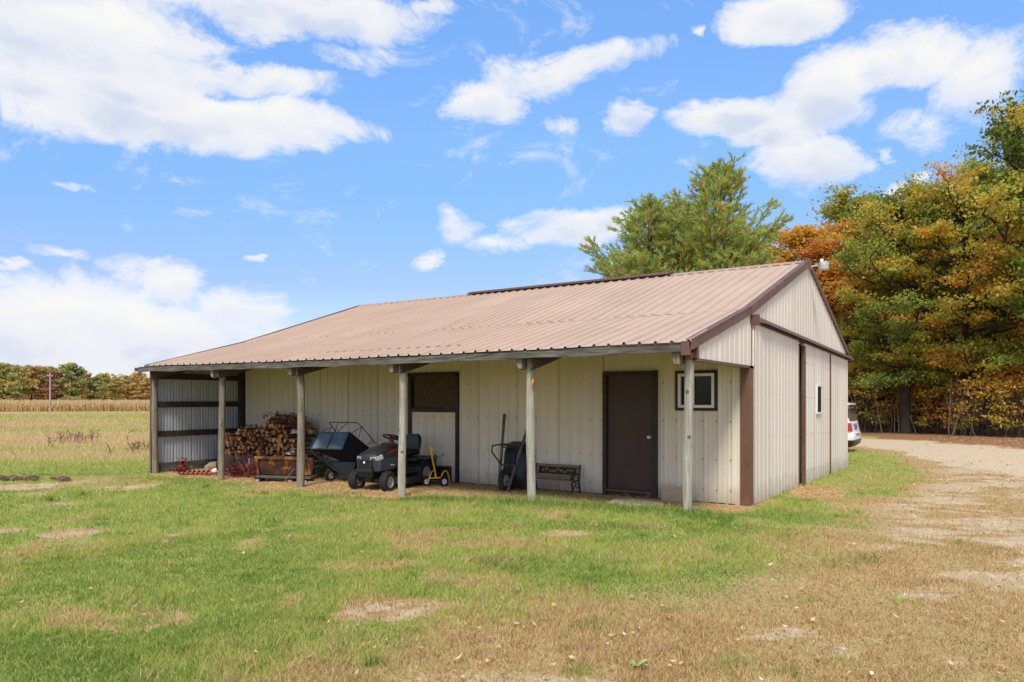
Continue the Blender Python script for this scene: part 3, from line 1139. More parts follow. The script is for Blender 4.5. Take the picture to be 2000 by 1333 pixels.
# front wall, y = 0, s runs along -x from the near corner, normal -y
F_ORG, F_DIR, F_N = (0, 0, 0), (-1, 0, 0), (0, -1, 0)
WX0, WX1, WZ0, WZ1 = .486, 1.21, 1.423, 2.095      # window
DX0, DX1, DZ1 = 1.535, 2.566, 2.106                # door with frame
BX0, BX1, BZ0, BZ1 = 5.88, 7.235, 1.36, 2.17       # boarded opening
sheets(F_ORG, F_DIR, F_N, .10, WX0, base_front, ftop, M['siding'])
sheets(F_ORG, F_DIR, F_N, WX0, WX1, base_front, fn(WZ0 + .02), M['siding'])
sheets(F_ORG, F_DIR, F_N, WX0, WX1, fn(WZ1 - .02), ftop, M['siding'])
sheets(F_ORG, F_DIR, F_N, WX1, DX0, base_front, ftop, M['siding'])
sheets(F_ORG, F_DIR, F_N, DX0, DX1, fn(DZ1 - .02), ftop, M['siding'])
sheets(F_ORG, F_DIR, F_N, DX1, BX0, base_front, ftop, M['siding'])
sheets(F_ORG, F_DIR, F_N, BX0, BX1, base_front, fn(BZ0 + .02), M['siding'])
sheets(F_ORG, F_DIR, F_N, BX0, BX1, fn(BZ1 - .02), ftop, M['siding'])
sheets(F_ORG, F_DIR, F_N, BX1, BL - .08, base_front, ftop, M['siding'])
mb = MB()
for z in (.12, .62, 1.25, 1.9, 2.55):
    k = 1
    while k * PITCH < BL - .2:
        s = k * PITCH + .04
        skip = (WX0 < s < WX1 and WZ0 < z < WZ1) or (DX0 < s < DX1 and z < DZ1) or (BX0 < s < BX1 and BZ0 < z < BZ1)
        if not skip:
            mb.box((-s, -.006, z + .006 * math.sin(k * 3)), (.016, .014, .016))
        k += 1
o = mb.build('wall_screws', M['trim'], barn)
o['kind'] = 'stuff'
mb = MB().box((-BL / 2 + .9, -.016, -.135), (BL - 2.2, .03, .10))
mb.build('base_board', M['darkwood'], barn)

# left gable (x = -BL) with its lean-to end: sheets outside, girts and post inside the porch
L_ORG = (-BL - .055, 0, 0)
sheets(L_ORG, (0, 1, 0), (-1, 0, 0), PY_ - .03, 0.0, fn(.10), lambda s: roof_z(s) - .03, M['siding_back'])
sheets(L_ORG, (0, 1, 0), (-1, 0, 0), 0.0, BW, fn(-.2), lambda s: roof_z(s) - .03, M['siding_end'])
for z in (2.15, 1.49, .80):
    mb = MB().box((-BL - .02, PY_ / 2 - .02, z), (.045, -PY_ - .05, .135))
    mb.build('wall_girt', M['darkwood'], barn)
for z in (.045, -.10):
    mb = MB().box((-BL - .03, PY_ / 2 - .02, z + .004), (.045, -PY_ + .02, .14))
    mb.build('skirt_plank', M['skirt'], barn)
mb = MB().box((-BL + .06, -.08, 1.4), (.13, .13, 3.1))
mb.build('corner_post', M['darkwood'], barn)
mb = MB().box((-BL - .075, PY_ - .055, 1.05), (.05, .045, 2.5))
mb.build('corner_trim', M['trim'], barn)
# back wall
sheets((0, BW, 0), (-1, 0, 0), (0, 1, 0), 0, BL, fn(-.35), fn(BEAVE_Z - .0), M['siding_end'])

# near gable (x = 0): s runs along +y, normal +x
G_DIR, G_N = (0, 1, 0), (1, 0, 0)


def track_z(y):
    return 2.974 + (y - .165) * (2.717 - 2.974) / (8.789 - .165)


gbase = lambda s: float(np.interp(s, [0, 3.2, 8.5], [-.17, -.20, -.33]))
dbase = lambda s: float(np.interp(s, [0, 3.2, 8.46], [-.085, -.12, -.225]))
gtop = lambda s: roof_z(s) - .02
sheets((.004, 0, 0), G_DIR, G_N, -2.33, .20, fn(2.155), gtop, M['siding_end'], h=.013, minor=.004)
sheets((0, 0, 0), G_DIR, G_N, .20, BW, lambda s: track_z(s) - .16, gtop, M['siding_end'], h=.013, minor=.004)
sheets((-.05, 0, 0), G_DIR, G_N, .10, BW, gbase, lambda s: track_z(s) - .155, M['siding_end'], h=.013, minor=.004)
mb = MB().box((.0, -2.365, 2.27), (.07, .07, .25))
mb.build('lean_to_trim', M['trim'], barn)
mb = MB().prism([(-.03, -2.40, 2.125), (.045, -2.40, 2.125), (.045, -2.40, 2.165), (-.03, -2.40, 2.165)], (0, 2.62, -.012))
mb.build('lean_to_trim', M['trim'], barn)
mb = MB().box((-.12, -1.2, 2.19), (.16, 2.4, .09))
mb.build('lean_to_beam', M['rafter'], barn)
# corner trim at the front corner
mb = MB().box((-.05, -.012, .98), (.115, .05, 2.34))
mb.box((.020, .07, .98), (.05, .215, 2.345))
mb.build('corner_trim', M['trim'], barn)
mb = MB().box((.012, BW - .01, 1.2), (.06, .10, 2.95))
mb.build('corner_trim', M['trim'], barn)
mb = MB().prism([(-.06, .2, -.2), (-.06, BW, -.34), (-.06, BW, -.205), (-.06, .2, -.09)], (.035, 0, 0))
mb.build('sill_plank', M['skirt'], barn)


def sliding_door(y0, y1, parent_x, label=None, window=None, edge_trim=True):
    mb = MB()
    zt = lambda s: track_z(s) - .10
    d = MB()
    d.prism([(parent_x - .045, y0, dbase(y0)), (parent_x - .045, y1, dbase(y1)), (parent_x - .045, y1, zt(y1)), (parent_x - .045, y0, zt(y0))], (.035, 0, 0))
    root = d.build('sliding_door', M['siding_end'], barn)
    if label:
        root['label'] = label
    s = y0
    k = 0
    while s < y1 - .02:
        e = min(s + SHEET, y1)
        if y1 - e < .1:
            e = y1
        segs = [(s, e, dbase, zt)]
        if window and s < window[1] and e > window[0]:
            a, b, z0, z1 = window
            segs = []
            if s < a:
                segs.append((s, a, dbase, zt))
            if e > b:
                segs.append((b, e, dbase, zt))
            segs.append((max(s, a), min(e, b), dbase, fn(z0)))
            segs.append((max(s, a), min(e, b), fn(z1), zt))
        for (a_, b_, f0, f1) in segs:
            if b_ - a_ > .015:
                wall_sheet('door_panel', (parent_x + .0015 * (k % 2), 0, 0), G_DIR, G_N, a_, b_, f0, f1, M['siding_end'], root, .011, .003)
        s = e
        k += 1
    sc = MB()
    for zf in (.10, .36, .62, .86):
        n = int((y1 - y0) / .2333)
        for i in range(n):
            yy = y0 + .07 + i * .2333
            z = dbase(yy) + (zt(yy) - dbase(yy)) * zf
            if window and window[0] - .05 < yy < window[1] + .05 and window[2] - .05 < z < window[3] + .05:
                continue
            sc.box((parent_x + .006, yy, z), (.010, .009, .009))
    o = sc.build('door_screws', M['skirt'], root)
    o['kind'] = 'stuff'
    return root


door1 = sliding_door(.20, 3.17, .062)
door2 = sliding_door(3.62, 6.20, .062, 'sliding door panel with small white framed window', (4.71, 5.20, 1.30, 1.92))
door3 = sliding_door(6.215, BW - .04, .064)
mb = MB().box((.035, 3.22, 1.30), (.05, .09, 2.72)).box((.075, 3.56, 1.30), (.06, .11, 2.76))
mb.build('door_jamb', M['trim'], barn)
mb = MB().box((-.02, 3.40, 1.30), (.05, .25, 2.76))
mb.build('door_jamb', M['darktrim'], barn)
mb = MB().box((.074, 6.207, 1.22), (.03, .03, 2.86))
mb.build('door_edge_trim', M['trim'], barn)
# track cover: a rolled sheet hood along the head of the doors
rings = []
for y in (.165, .33, .5, 2, 4, 6, 8.0, 8.80):
    z = track_z(y)
    w = .11 if y < .4 else .16
    rings.append([(.005, y, z + .02), (.05, y, z + .015), (w * .8, y, z - .03), (w, y, z - .085), (w, y, z - .10), (w * .78, y, z - .045), (.05, y, z - .01), (.005, y, z - .015)])
MB().loft(rings).build('track_cover', M['trim'], barn, True)
mb = MB().bar((.075, .3, track_z(.3) - .10), (.075, 8.7, track_z(8.7) - .10), .05, .06)
mb.build('door_track', M['darktrim'], barn)
mb = MB()
mb.box((.06, .20, 2.91), (.13, .12, .16), bev=.008)
mb.build('track_end_cap', M['trim'], barn)


# small window in the sliding door
def window(name, c, w, h, axis, mat_trim, trim, frame, mull, parent, glass_in=.02):
    """axis 'x': lies in the plane x = const facing +x; 'y': faces -y"""
    def P(a, n, z):
        return (c[0] + n, c[1] + a, c[2] + z) if axis == 'x' else (c[0] + a, c[1] - n, c[2] + z)

    def S(a, n, z):
        return (n, a, z) if axis == 'x' else (a, n, z)
    t = MB()
    if trim:
        W, H = w / 2, h / 2
        t.box(P(0, .012, H - trim / 2), S(w, .05, trim)).box(P(0, .012, -H + trim / 2), S(w, .05, trim))
        t.box(P(-W + trim / 2, .012, 0), S(trim, .05, h - 2 * trim)).box(P(W - trim / 2, .012, 0), S(trim, .05, h - 2 * trim))
        root = t.build(name, mat_trim, parent)
        w -= 2 * trim
        h -= 2 * trim
    else:
        root = None
    W, H = w / 2, h / 2
    f = MB()
    f.box(P(0, .016, H - frame / 2), S(w, .045, frame)).box(P(0, .016, -H + frame / 2), S(w, .045, frame))
    f.box(P(-W + frame / 2, .016, 0), S(frame, .045, h - 2 * frame)).box(P(W - frame / 2, .016, 0), S(frame, .045, h - 2 * frame))
    if mull:
        f.box(P(mull[0], .008, 0), S(mull[1], .04, h - 2 * frame))
    fr = f.build('window_frame' if root else name, M['white'], root or parent)
    g = MB().box(P(0, -glass_in, 0), S(w - 2 * frame, .006, h - 2 * frame))
    g.build('pane', M['glass'], root or fr)
    return root or fr


window('window', (.062, 4.955, 1.61), .50, .63, 'x', None, 0, .04, None, barn, -.024)
window('window', (-(WX0 + WX1) / 2, 0, (WZ0 + WZ1) / 2), WX1 - WX0, WZ1 - WZ0, 'y', M['darktrim'], .05, .045, (-.06, .05), barn)

# boarded opening beside the tractor
mb = MB()
xa, xb = -BX1, -BX0
mb.box(((xa + xb) / 2, -.015, BZ1 - .03), (xb - xa + .04, .06, .075))
mb.box((xb - .03, -.015, 1.0), (.08, .06, 2.26)).box((xa + .03, -.015, 1.0), (.085, .06, 2.26))
mb.box(((xa + xb) / 2, -.02, BZ0 + .02), (xb - xa - .12, .065, .075))
opening = mb.build('boarded_opening', M['darktrim'], barn)
MB().box(((xa + xb) / 2 + .03, .02, (BZ0 + BZ1) / 2 + .01), (xb - xa - .22, .014, BZ1 - BZ0 - .1)).build('strand_board', M['osb'], opening)
MB().box((xa + .11, .035, (BZ0 + BZ1) / 2 + .01), (.09, .02, BZ1 - BZ0 - .1)).build('gap_backing', M['darktrim'], opening)

# entry door
mb = MB()
xa, xb = -DX1, -DX0
mb.box((xa + .035, -.02, 1.0), (.075, .09, 2.22)).box((xb - .035, -.02, 1.0), (.075, .09, 2.22)).box(((xa + xb) / 2, -.02, DZ1 - .03), (xb - xa - .14, .09, .06))
entry = mb.build('entry_door', M['darktrim'], barn)
MB().box(((xa + xb) / 2, .01, 1.03), (xb - xa - .15, .04, 2.03), bev=.004).build('door_leaf', M['door'], entry)
kn = MB().lathe([(.0, .0), (.028, .0), (.030, .006), (.012, .012), (.012, .035), (.026, .045), (.031, .060), (.024, .075), (0.0, .078)], (xb - .145, -.01, .955), (0, -1, 0), 14)
kn.build('door_knob', M['galv'], entry, True)
MB().box(((xa + xb) / 2, -.03, -.005), (xb - xa - .15, .09, .03)).build('door_sill', M['skirt'], entry)
MB().box(((xa + xb) / 2, .0, -.075), (xb - xa - .16, .05, .105)).build('kick_board', M['rust'], entry)
for z in (.3, 1.0, 1.75):
    MB().tube([(xa + .078, -.018, z - .045), (xa + .078, -.018, z + .045)], .008, 8).build('hinge', M['darktrim'], entry)

# yard light on the peak
lamp = thing('yard_light', 'small grey dusk to dawn yard light on the gable peak', 'light', (.045, RIDGE_Y + .05, 4.37))
lamp.scale = (.86, .86, .86)
mb = MB().tube([(.0, 0, 0), (.12, 0, .02), (.24, 0, .02)], .022, 8).box((.0, 0, 0), (.03, .08, .10))
mb.build('arm', M['galv'], lamp, True)
MB().lathe([(0, .10), (.075, .10), (.12, .07), (.125, .03), (.125, .0), (0, 0)], (.30, 0, 0), n=18).build('lamp_head', M['galv'], lamp, True)
MB().lathe([(0, .17), (.038, .17), (.042, .16), (.042, .095)], (.26, 0, 0), n=12).build('photocell', M['white'], lamp, True)
pr_ = []
mb = MB()
ringn = 36
V = []
for k, (r_, h_) in enumerate([(.118, .0), (.115, -.04), (.108, -.075), (.10, -.095), (0.001, -.095)]):
    V.append([(.30 + math.cos(2 * PI * q / ringn) * (r_ + (.004 if q % 2 else 0)), math.sin(2 * PI * q / ringn) * (r_ + (.004 if q % 2 else 0)), h_) for q in range(ringn)])
mb.loft(V, caps=False)
mb.build('lamp_refractor', M['lamp_shade'], lamp)

# concrete pad and paver
p = at_z(1222, 985, -.04)
mb = MB()
pts = []
for k in range(18):
    a = 2 * PI * k / 18
    rr = 1 + .10 * math.sin(3 * a + 1) + .06 * math.sin(7 * a)
    pts.append((p.x - .08 + .44 * rr * math.cos(a), -.80 + .32 * rr * math.sin(a), -.13))
mb.prism(pts, (0, 0, .065))
tag(mb.build('concrete_pad', M['concrete']), kind='structure')
pv = MB().box((0, 0, .13), (.37, .07, .26), (R(-10), 0, 0), .008).build('paver_block', M['paver'], None)
pv.location = (-1.23, -.09, -.12)
tag(pv, 'tan concrete paver standing on edge against the wall below the window', 'paver')


# ------------------------------------------------------------------ things under the porch
def tyre(mb, c, axis, r, w, n=24):
    c = Vector(c)
    mb.lathe([(r * .56, -w * .42), (r * .80, -w * .5), (r * .93, -w * .46), (r, -w * .30), (r, w * .30), (r * .93, w * .46), (r * .80, w * .5), (r * .56, w * .42), (r * .5, 0), (r * .56, -w * .42)], c, axis, n)
    # tread lugs
    ax = Vector(axis).normalized()
    s = ax.cross(Vector((0, 0, 1))).normalized()
    t = ax.cross(s)
    for k in range(n):
        a = 2 * PI * (k + .25) / n
        d = s * math.cos(a) + t * math.sin(a)
        q = s * -math.sin(a) + t * math.cos(a)
        m = Matrix((q, ax, d)).transposed()
        mb.box(c + d * (r + .002) + ax * (w * .16 * (1 if k % 2 else -1)), (r * .13, w * .46, .012), m)
    return mb


def wheel(parent, c, axis, r, w, rimmat, name='wheel'):
    ty = tyre(MB(), c, axis, r, w).build(name, M['rubber'], parent, True)
    ax = Vector(axis).normalized()
    mb = MB()
    for s in (1, -1):
        mb.lathe([(r * .57, w * .40), (r * .52, w * .36), (r * .48, w * .22), (r * .2, w * .20), (r * .17, w * .36), (0, w * .37)], c, ax * s, 18)
    mb.build('rim', rimmat, ty, True)
    return ty


def rot2(x, y, a):
    return x * math.cos(a) - y * math.sin(a), x * math.sin(a) + y * math.cos(a)


# --- lawn tractor, front along local -Y
g = -.115
tr = thing('lawn_tractor', 'charcoal riding lawn tractor with slate hood and red steering boot parked under the porch', 'lawn tractor', (-6.545, -1.31, g), R(8))
for s in (-1, 1):
    wheel(tr, (s * .355, -.60, .19), (1, 0, 0), .19, .155, M['rim'], 'front_wheel')
    wheel(tr, (s * .375, .56, .255), (1, 0, 0), .255, .22, M['rim'], 'rear_wheel')


def hood_ring(y, w, zb, zt, taper=.8, r=.07):
    W = w / 2
    T = W * taper
    return [(-W, y, zb), (-W, y, zb + (zt - zb) * .35), (-W * .97, y, zb + (zt - zb) * .62), (-T - .01, y, zt - r * .55), (-T * .75, y, zt - r * .12), (0, y, zt),
            (T * .75, y, zt - r * .12), (T + .01, y, zt - r * .55), (W * .97, y, zb + (zt - zb) * .62), (W, y, zb + (zt - zb) * .35), (W, y, zb)]


hm = MB().loft([hood_ring(-.80, .40, .40, .645, .80), hood_ring(-.775, .46, .38, .70, .8), hood_ring(-.70, .50, .38, .745, .78), hood_ring(-.5, .53, .39, .80, .74),
                hood_ring(-.3, .55, .41, .835, .72), hood_ring(-.12, .55, .43, .845, .72), hood_ring(-.04, .53, .45, .83, .7)])
hood = hm.build('hood', M['tractor'], tr, True)
for s in (-1, 1):
    sp = MB()
    sp.loft([[(s * .272, -.70, .40), (s * .272, -.70, .60)], [(s * .284, -.55, .395), (s * .280, -.55, .62)], [(s * .292, -.3, .42), (s * .286, -.3, .635)], [(s * .290, -.14, .50), (s * .286, -.14, .62)]], closed=False, caps=False)
    sp.loft([[(s * .272, -.70, .40), (s * .272, -.70, .60)], [(s * .215, -.812, .40), (s * .205, -.80, .58)]], closed=False, caps=False)
    sp.build('side_panel', M['tractorblue'], tr, True)
    hl = MB().loft([[(s * .10, -.800, .655), (s * .215, -.775, .655), (s * .225, -.77, .575), (s * .12, -.812, .575)],
                    [(s * .12, -.74, .695), (s * .255, -.62, .695), (s * .275, -.62, .615), (s * .13, -.75, .6)]])
    hl.build('headlight', M['lens'], tr)
    MB().loft([[(s * .283, -.52, .70), (s * .283, -.52, .725)], [(s * .262, -.24, .745), (s * .262, -.24, .785)], [(s * .255, -.14, .765), (s * .255, -.14, .80)]], closed=False, caps=False).build('side_decal', M['red'], tr)
    MB().box((s * .295, -.36, .485), (.004, .11, .018), (R(-6), 0, 0)).build('side_badge', M['white'], tr)
    MB().box((s * .294, -.44, .475), (.004, .04, .016), (R(-6), 0, 0)).build('side_badge', M['red'], tr)
gr = MB()
gr.box((0, -.812, .50), (.30, .03, .20), (R(-8), 0, 0), .012)
gr.box((0, -.835, .40), (.40, .06, .06), bev=.015)
grl = gr.build('grille', M['blackplastic'], tr, True)
sl = MB()
for k in range(8):
    sl.box((-.115 + k * .033, -.829, .52), (.012, .02, .13), (R(-8), 0, 0))
sl.box((-.14, -.826, .51), (.02, .02, .2), (R(-8), 0, 0)).box((.14, -.826, .51), (.02, .02, .2), (R(-8), 0, 0)).box((0, -.826, .60), (.3, .02, .02), (R(-8), 0, 0))
sl.build('grille_bars', M['tractor'], grl)
MB().lathe([(0, .012), (.020, .010), (.022, 0)], (0, -.842, .555), (0, -1, .14), 14).build('badge', M['white'], grl, True)
ch = MB()
ch.box((0, -.2, .34), (.34, 1.2, .12)).box((0, -.62, .27), (.09, .12, .16)).box((0, -.60, .21), (.60, .07, .06)).box((0, .55, .27), (.6, .09, .09)).box((0, -.79, .345), (.36, .05, .09), bev=.012)
ch.box((0, -.45, .44), (.36, .45, .2))
ch.build('chassis', M['black'], tr)
dk = MB()
dk.loft([[(-.50, -.25, .12), (-.50, .30, .12), (-.2, .40, .12), (.2, .40, .12), (.52, .30, .12), (.52, -.22, .12), (.25, -.34, .12), (-.25, -.34, .12)],
         [(-.48, -.22, .24), (-.48, .28, .24), (-.2, .37, .24), (.2, .37, .24), (.50, .28, .24), (.50, -.2, .24), (.25, -.31, .24), (-.25, -.31, .24)]])
dk.build('mower_deck', M['black'], tr)
ds = MB().loft([[(-.24, -.05, .42), (.24, -.05, .42), (.24, .08, .42), (-.24, .08, .42)], [(-.23, -.05, .84), (.23, -.05, .84), (.2, .04, .84), (-.2, .04, .84)], [(-.15, -.03, .88), (.15, -.03, .88), (.13, .03, .86), (-.13, .03, .86)]])
ds.build('dashboard', M['tractor'], tr)
MB().lathe([(.06, 0), (.062, .03), (.045, .07), (.032, .12), (0, .125)], (0, .0, .855), (0, .30, .95), 14).build('steering_boot', M['red'], tr, True)
sw = MB()
cc, ax = Vector((0, .045, .985)), Vector((0, .30, .95)).normalized()
s_, t_ = Vector((1, 0, 0)), ax.cross(Vector((1, 0, 0)))
sw.tube([cc + (s_ * math.cos(2 * PI * k / 28) + t_ * math.sin(2 * PI * k / 28)) * .175 for k in range(29)], .017, 8, False)
for a in (.5, 2.64, 4.71):
    sw.tube([cc, cc + (s_ * math.cos(a) + t_ * math.sin(a)) * .17], .013, 6)
sw.lathe([(.045, -.03), (.045, .0), (0, .012)], cc, ax, 12)
sw.build('steering_wheel', M['blackplastic'], tr, True)
fb = MB()
for s in (-1, 1):
    rg = []
    for k in range(10):
        a = PI * (.02 + .96 * k / 9)
        rr = .315
        yy, zz = .56 - rr * math.cos(a) * 1.08, .255 + rr * math.sin(a) * 1.02
        rg.append([(s * .20, yy, zz), (s * .51, yy, zz - .01), (s * .515, yy, zz - .045), (s * .20, yy, zz - .03)])
    fb.loft(rg)
fb.box((0, .50, .50), (.44, .75, .16), bev=.03)
fb.box((0, .85, .50), (.8, .12, .16), bev=.03)
fb.box((.36, .28, .55), (.2, .3, .06), bev=.02).box((-.36, .28, .55), (.2, .3, .06), bev=.02)
fb.build('rear_fender', M['tractor'], tr, True)
for s in (-1, 1):
    MB().box((s * .36, .02, .325), (.28, .46, .03), bev=.01).build('foot_rest', M['black'], tr)
    MB().tube([(s * .30, .50, .57), (s * .37, .46, .64), (s * .39, .42, .71)], .009, 6).build('lever', M['black'], tr)


def seat_ring(w, y0, y1, z, r=.04):
    return [(-w, y0 + r, z), (-w + r, y0, z), (w - r, y0, z), (w, y0 + r, z), (w, y1 - r, z), (w - r, y1, z), (-w + r, y1, z), (-w, y1 - r, z)]


st = MB().loft([seat_ring(.19, .33, .70, .60), seat_ring(.22, .30, .72, .64), seat_ring(.22, .29, .72, .69), seat_ring(.18, .33, .70, .715)])
seat = st.build('seat', M['blackplastic'], tr, True)
bk = []
for k, (z, y, w, t) in enumerate([(.68, .66, .20, .07), (.74, .70, .225, .10), (.86, .735, .225, .10), (.96, .755, .20, .085), (1.02, .77, .14, .05)]):
    bk.append([(-w, y + .02, z), (-w * .8, y - t * .35, z), (0, y - t * .1, z), (w * .8, y - t * .35, z), (w, y + .02, z), (w * .85, y + t * .6, z), (-w * .85, y + t * .6, z)])
MB().loft(bk).build('seat_back', M['blackplastic'], tr, True)

# --- tow behind lawn sweeper, set in a frame that faces the viewer (x right, y away)
p = at_z(650, 943, -.10)
sweep = thing('lawn_sweeper', 'black tow behind lawn sweeper with blue grey tipped hopper and tubular hoop', 'lawn sweeper', (p.x, p.y + .15, -.10), YAW)
S = 1 / 95.0


def q(u, v, dy=0.0, u0=650, v0=945, s=S):
    return Vector(((u - u0) * s, dy, (v0 - v) * s))


pts = [q(608, 848, .12), q(668, 848, .12), q(658, 880, -.02), q(596, 879, -.02)]
nrm = (pts[1] - pts[0]).cross(pts[3] - pts[0]).normalized()
MB().prism(pts, (0, .02, .006)).build('hopper_panel', M['hopper'], sweep)
fr = MB()
for a, b in ((0, 1), (1, 2), (2, 3), (3, 0)):
    fr.bar(pts[a] + Vector((0, -.01, 0)), pts[b] + Vector((0, -.01, 0)), .024, .024)
fr.bar((pts[0] + pts[1]) / 2 + Vector((0, -.008, 0)), (pts[2] + pts[3]) / 2 + Vector((0, -.008, 0)), .016, .016)
fr.build('panel_frame', M['hopper'], sweep)
back = [q(672, 848, 1.0), q(704, 879, 1.0), q(692, 917, .8), q(655, 917, .75)]
sd = MB()
R0, R1, R2, R3 = q(669, 848, .13), q(703, 879, .30), q(690, 922, .22), q(658, 880, .0)
sd.prism([R0, R1, R2, q(668, 906, .12), R3], (.02, .012, 0))
sd.build('hopper_side', M['fabric'], sweep)
L0, L1, L2, L3 = q(608, 849, .14), q(640, 872, .75), q(636, 905, .55), q(597, 880, .0)
MB().prism([L0, L1, L2, L3], (-.012, .01, 0)).build('hopper_side', M['fabric'], sweep)
MB().prism([q(597, 880, .03), q(658, 881, .03), q(690, 922, .24), q(636, 905, .60)], (0, .02, -.012)).build('hopper_floor', M['fabric'], sweep)
MB().prism([L0, R0, R1, L1], (0, .015, .008)).build('hopper_back', M['fabric'], sweep)
MB().prism([q(631, 905, .05), q(684, 907, .05), q(678, 925, .03), q(668, 934, .02), q(655, 930, .02)], (0, .22, 0)).build('brush_housing', M['black'], sweep)
hp = MB()
hp.tube([q(622, 869, .1), q(638, 846, .3), q(638, 846, .31)], .009, 6)
loop = [q(638, 846, .30), q(619.5, 829, .55), q(676, 830, .55), q(686, 838, .50), q(720, 870, .20)]
hp.tube(loop, .010, 7)
for a, b in ((q(619, 829.5, .55), q(640, 848, .25)), (q(657, 830, .55), q(643, 847, .25)), (q(615, 846, .2), q(626, 838, .45)), (q(626, 838, .45), q(626, 847, .25)),
             (q(673, 849, .18), q(686, 839, .5)), (q(686, 839, .5), q(685, 860, .25)), (q(700, 876, .25), q(714, 864, .25)), (q(714, 864, .25), q(714, 872, .25)), (q(637, 829, .55), q(638, 846, .3))):
    hp.tube([a, b], .0075, 6)
hp.build('hoop_frame', M['black'], sweep, True)
ar = MB()
ar.bar(q(597, 883, -.05), q(666, 936, -.05), .035, .045)
ar.bar(q(636, 883, .1), q(622, 905, .1), .02, .02)
ar.tube([q(600, 890, .1), q(602, 915, .1)], .01, 6)
ar.tube([q(612, 895, .15), q(608, 915, .15)], .008, 6)
ar.build('side_arm', M['black'], sweep)
axw = Vector((.80, -.6, 0))
wheel(sweep, q(633, 931.5, .02), axw, .125, .085, M['rim'])
wheel(sweep, q(680, 932, .20), axw, .135, .09, M['rim'])
MB().tube([q(633, 931.5, .02), q(680, 932, .20)], .014, 8).build('axle', M['black'], sweep)

# --- rusted trough on a sled of planks
p = at_z(545, 942, -.11)
trough = thing('metal_trough', 'rusty open fronted metal trough on a low plank sled beside the firewood', 'trough', (p.x, p.y, -.11), YAW)
T = lambda u, v, dy=0.0: q(u, v, dy, 545, 943, 1 / 94.5)
sh = MB()
sh.prism([T(499, 897, .0), T(600, 899, .0), T(600, 930, .06), T(508, 926, .06)], (0, .015, 0))
sh.build('trough_face', M['rust'], trough)
MB().prism([T(497, 893, -.03), T(602, 895, -.03), T(602, 899, -.03), T(497, 897, -.03)], (0, .10, .01)).build('rim_flange', M['rust'], trough)
MB().prism([T(498, 896, -.02), T(503, 896, -.02), T(508, 930, -.04), T(503, 930, -.04)], (0, .10, 0)).build('corner_post', M['rust'], trough)
MB().prism([T(500, 896, .0), T(500, 896, .5), T(507, 928, .5), T(507, 928, .0)], (.012, 0, 0)).build('trough_end', M['rust'], trough)
MB().prism([T(499, 897, .5), T(600, 899, .5), T(600, 930, .42), T(508, 926, .42)], (0, .015, 0)).build('trough_back', M['rust'], trough)
MB().prism([T(503, 930, -.10), T(610, 933, -.10), T(610, 936, -.10), T(503, 933, -.10)], (0, .5, 0)).build('sled_plank', M['skirt'], trough)
for u in (508, 571, 600):
    b = MB().box(T(u, 938 + (u - 508) * .03, .0) + Vector((0, 0, 0)), (.10, .34, .075)).build('runner', M['blackplastic'], trough)
    MB().box(T(u, 938 + (u - 508) * .03, -.176), (.075, .012, .05)).build('runner_end', M['rim'], b)
tt = [thing('plank', 'weathered plank lying low behind the left sweeper wheel', 'plank', (0, 0, 0))]
a_, b_ = at_z(596, 936, -.1), at_z(624, 928, -.1)
MB().bar((a_.x + .02, a_.y + .12, .10), (b_.x + .02, b_.y + .55, .16), .22, .05).build('board', M['skirt'], tt[0])
MB().box((a_.x + .1, a_.y + .25, -.01), (.2, .2, .2)).build('block', M['darkwood'], tt[0])
MB().box((b_.x, b_.y + .45, .01), (.16, .2, .26)).build('block', M['darkwood'], tt[0])
stk = MB().tube([on_ground(553, 945) + Vector((0, 0, .01)), on_ground(577, 945) + Vector((-.1, .06, .30))], .010, 6)
tag(stk.build('stick', M['twig']), 'thin bare stick leaning on the front of the rusty trough', 'stick')

# crumpled black tarp and white bag
random.seed(21)


def crumple(name, mat, c, rx, ry, rz, label, cat, seed, amp=.35):
    rnd = random.Random(seed)
    bm = bmesh.new()
    bmesh.ops.create_icosphere(bm, subdivisions=3, radius=1)
    ph = [(rnd.uniform(0, 6), rnd.uniform(2, 6), Vector((rnd.uniform(-1, 1), rnd.uniform(-1, 1), rnd.uniform(-1, 1)))) for _ in range(7)]
    mb = MB()
    V = []
    for v in bm.verts:
        k = 1 + amp * sum(math.sin(f * v.co.dot(d) * 1.6 + p0) for p0, f, d in ph) / 3.2
        V.append((v.co.x * rx * k, v.co.y * ry * k, max(-.55 * rz, v.co.z * rz * k)))
    F = [[v.index for v in f.verts] for f in bm.faces]
    bm.free()
    mb.add(V, F)
    o = mb.build(name, mat, None)
    o.location = c
    o.rotation_euler = (0, 0, YAW)
    return tag(o, label, cat)


c = trough.matrix_basis @ T(566, 889, .25)
crumple('tarp', M['blackplastic'], c + Vector((0, 0, .0)), .20, .16, .085, 'crumpled black plastic tarp lying on top of the rusty trough', 'tarp', 5)


# --- firewood stack
def pile_top(x):
    return float(np.interp(x, [-12.75, -12.4, -11.6, -11.1, -10.75, -10.3, -10.05, -9.75, -9.35], [.80, .86, .96, 1.08, 1.20, 1.12, .86, .66, .40]))


random.seed(5)


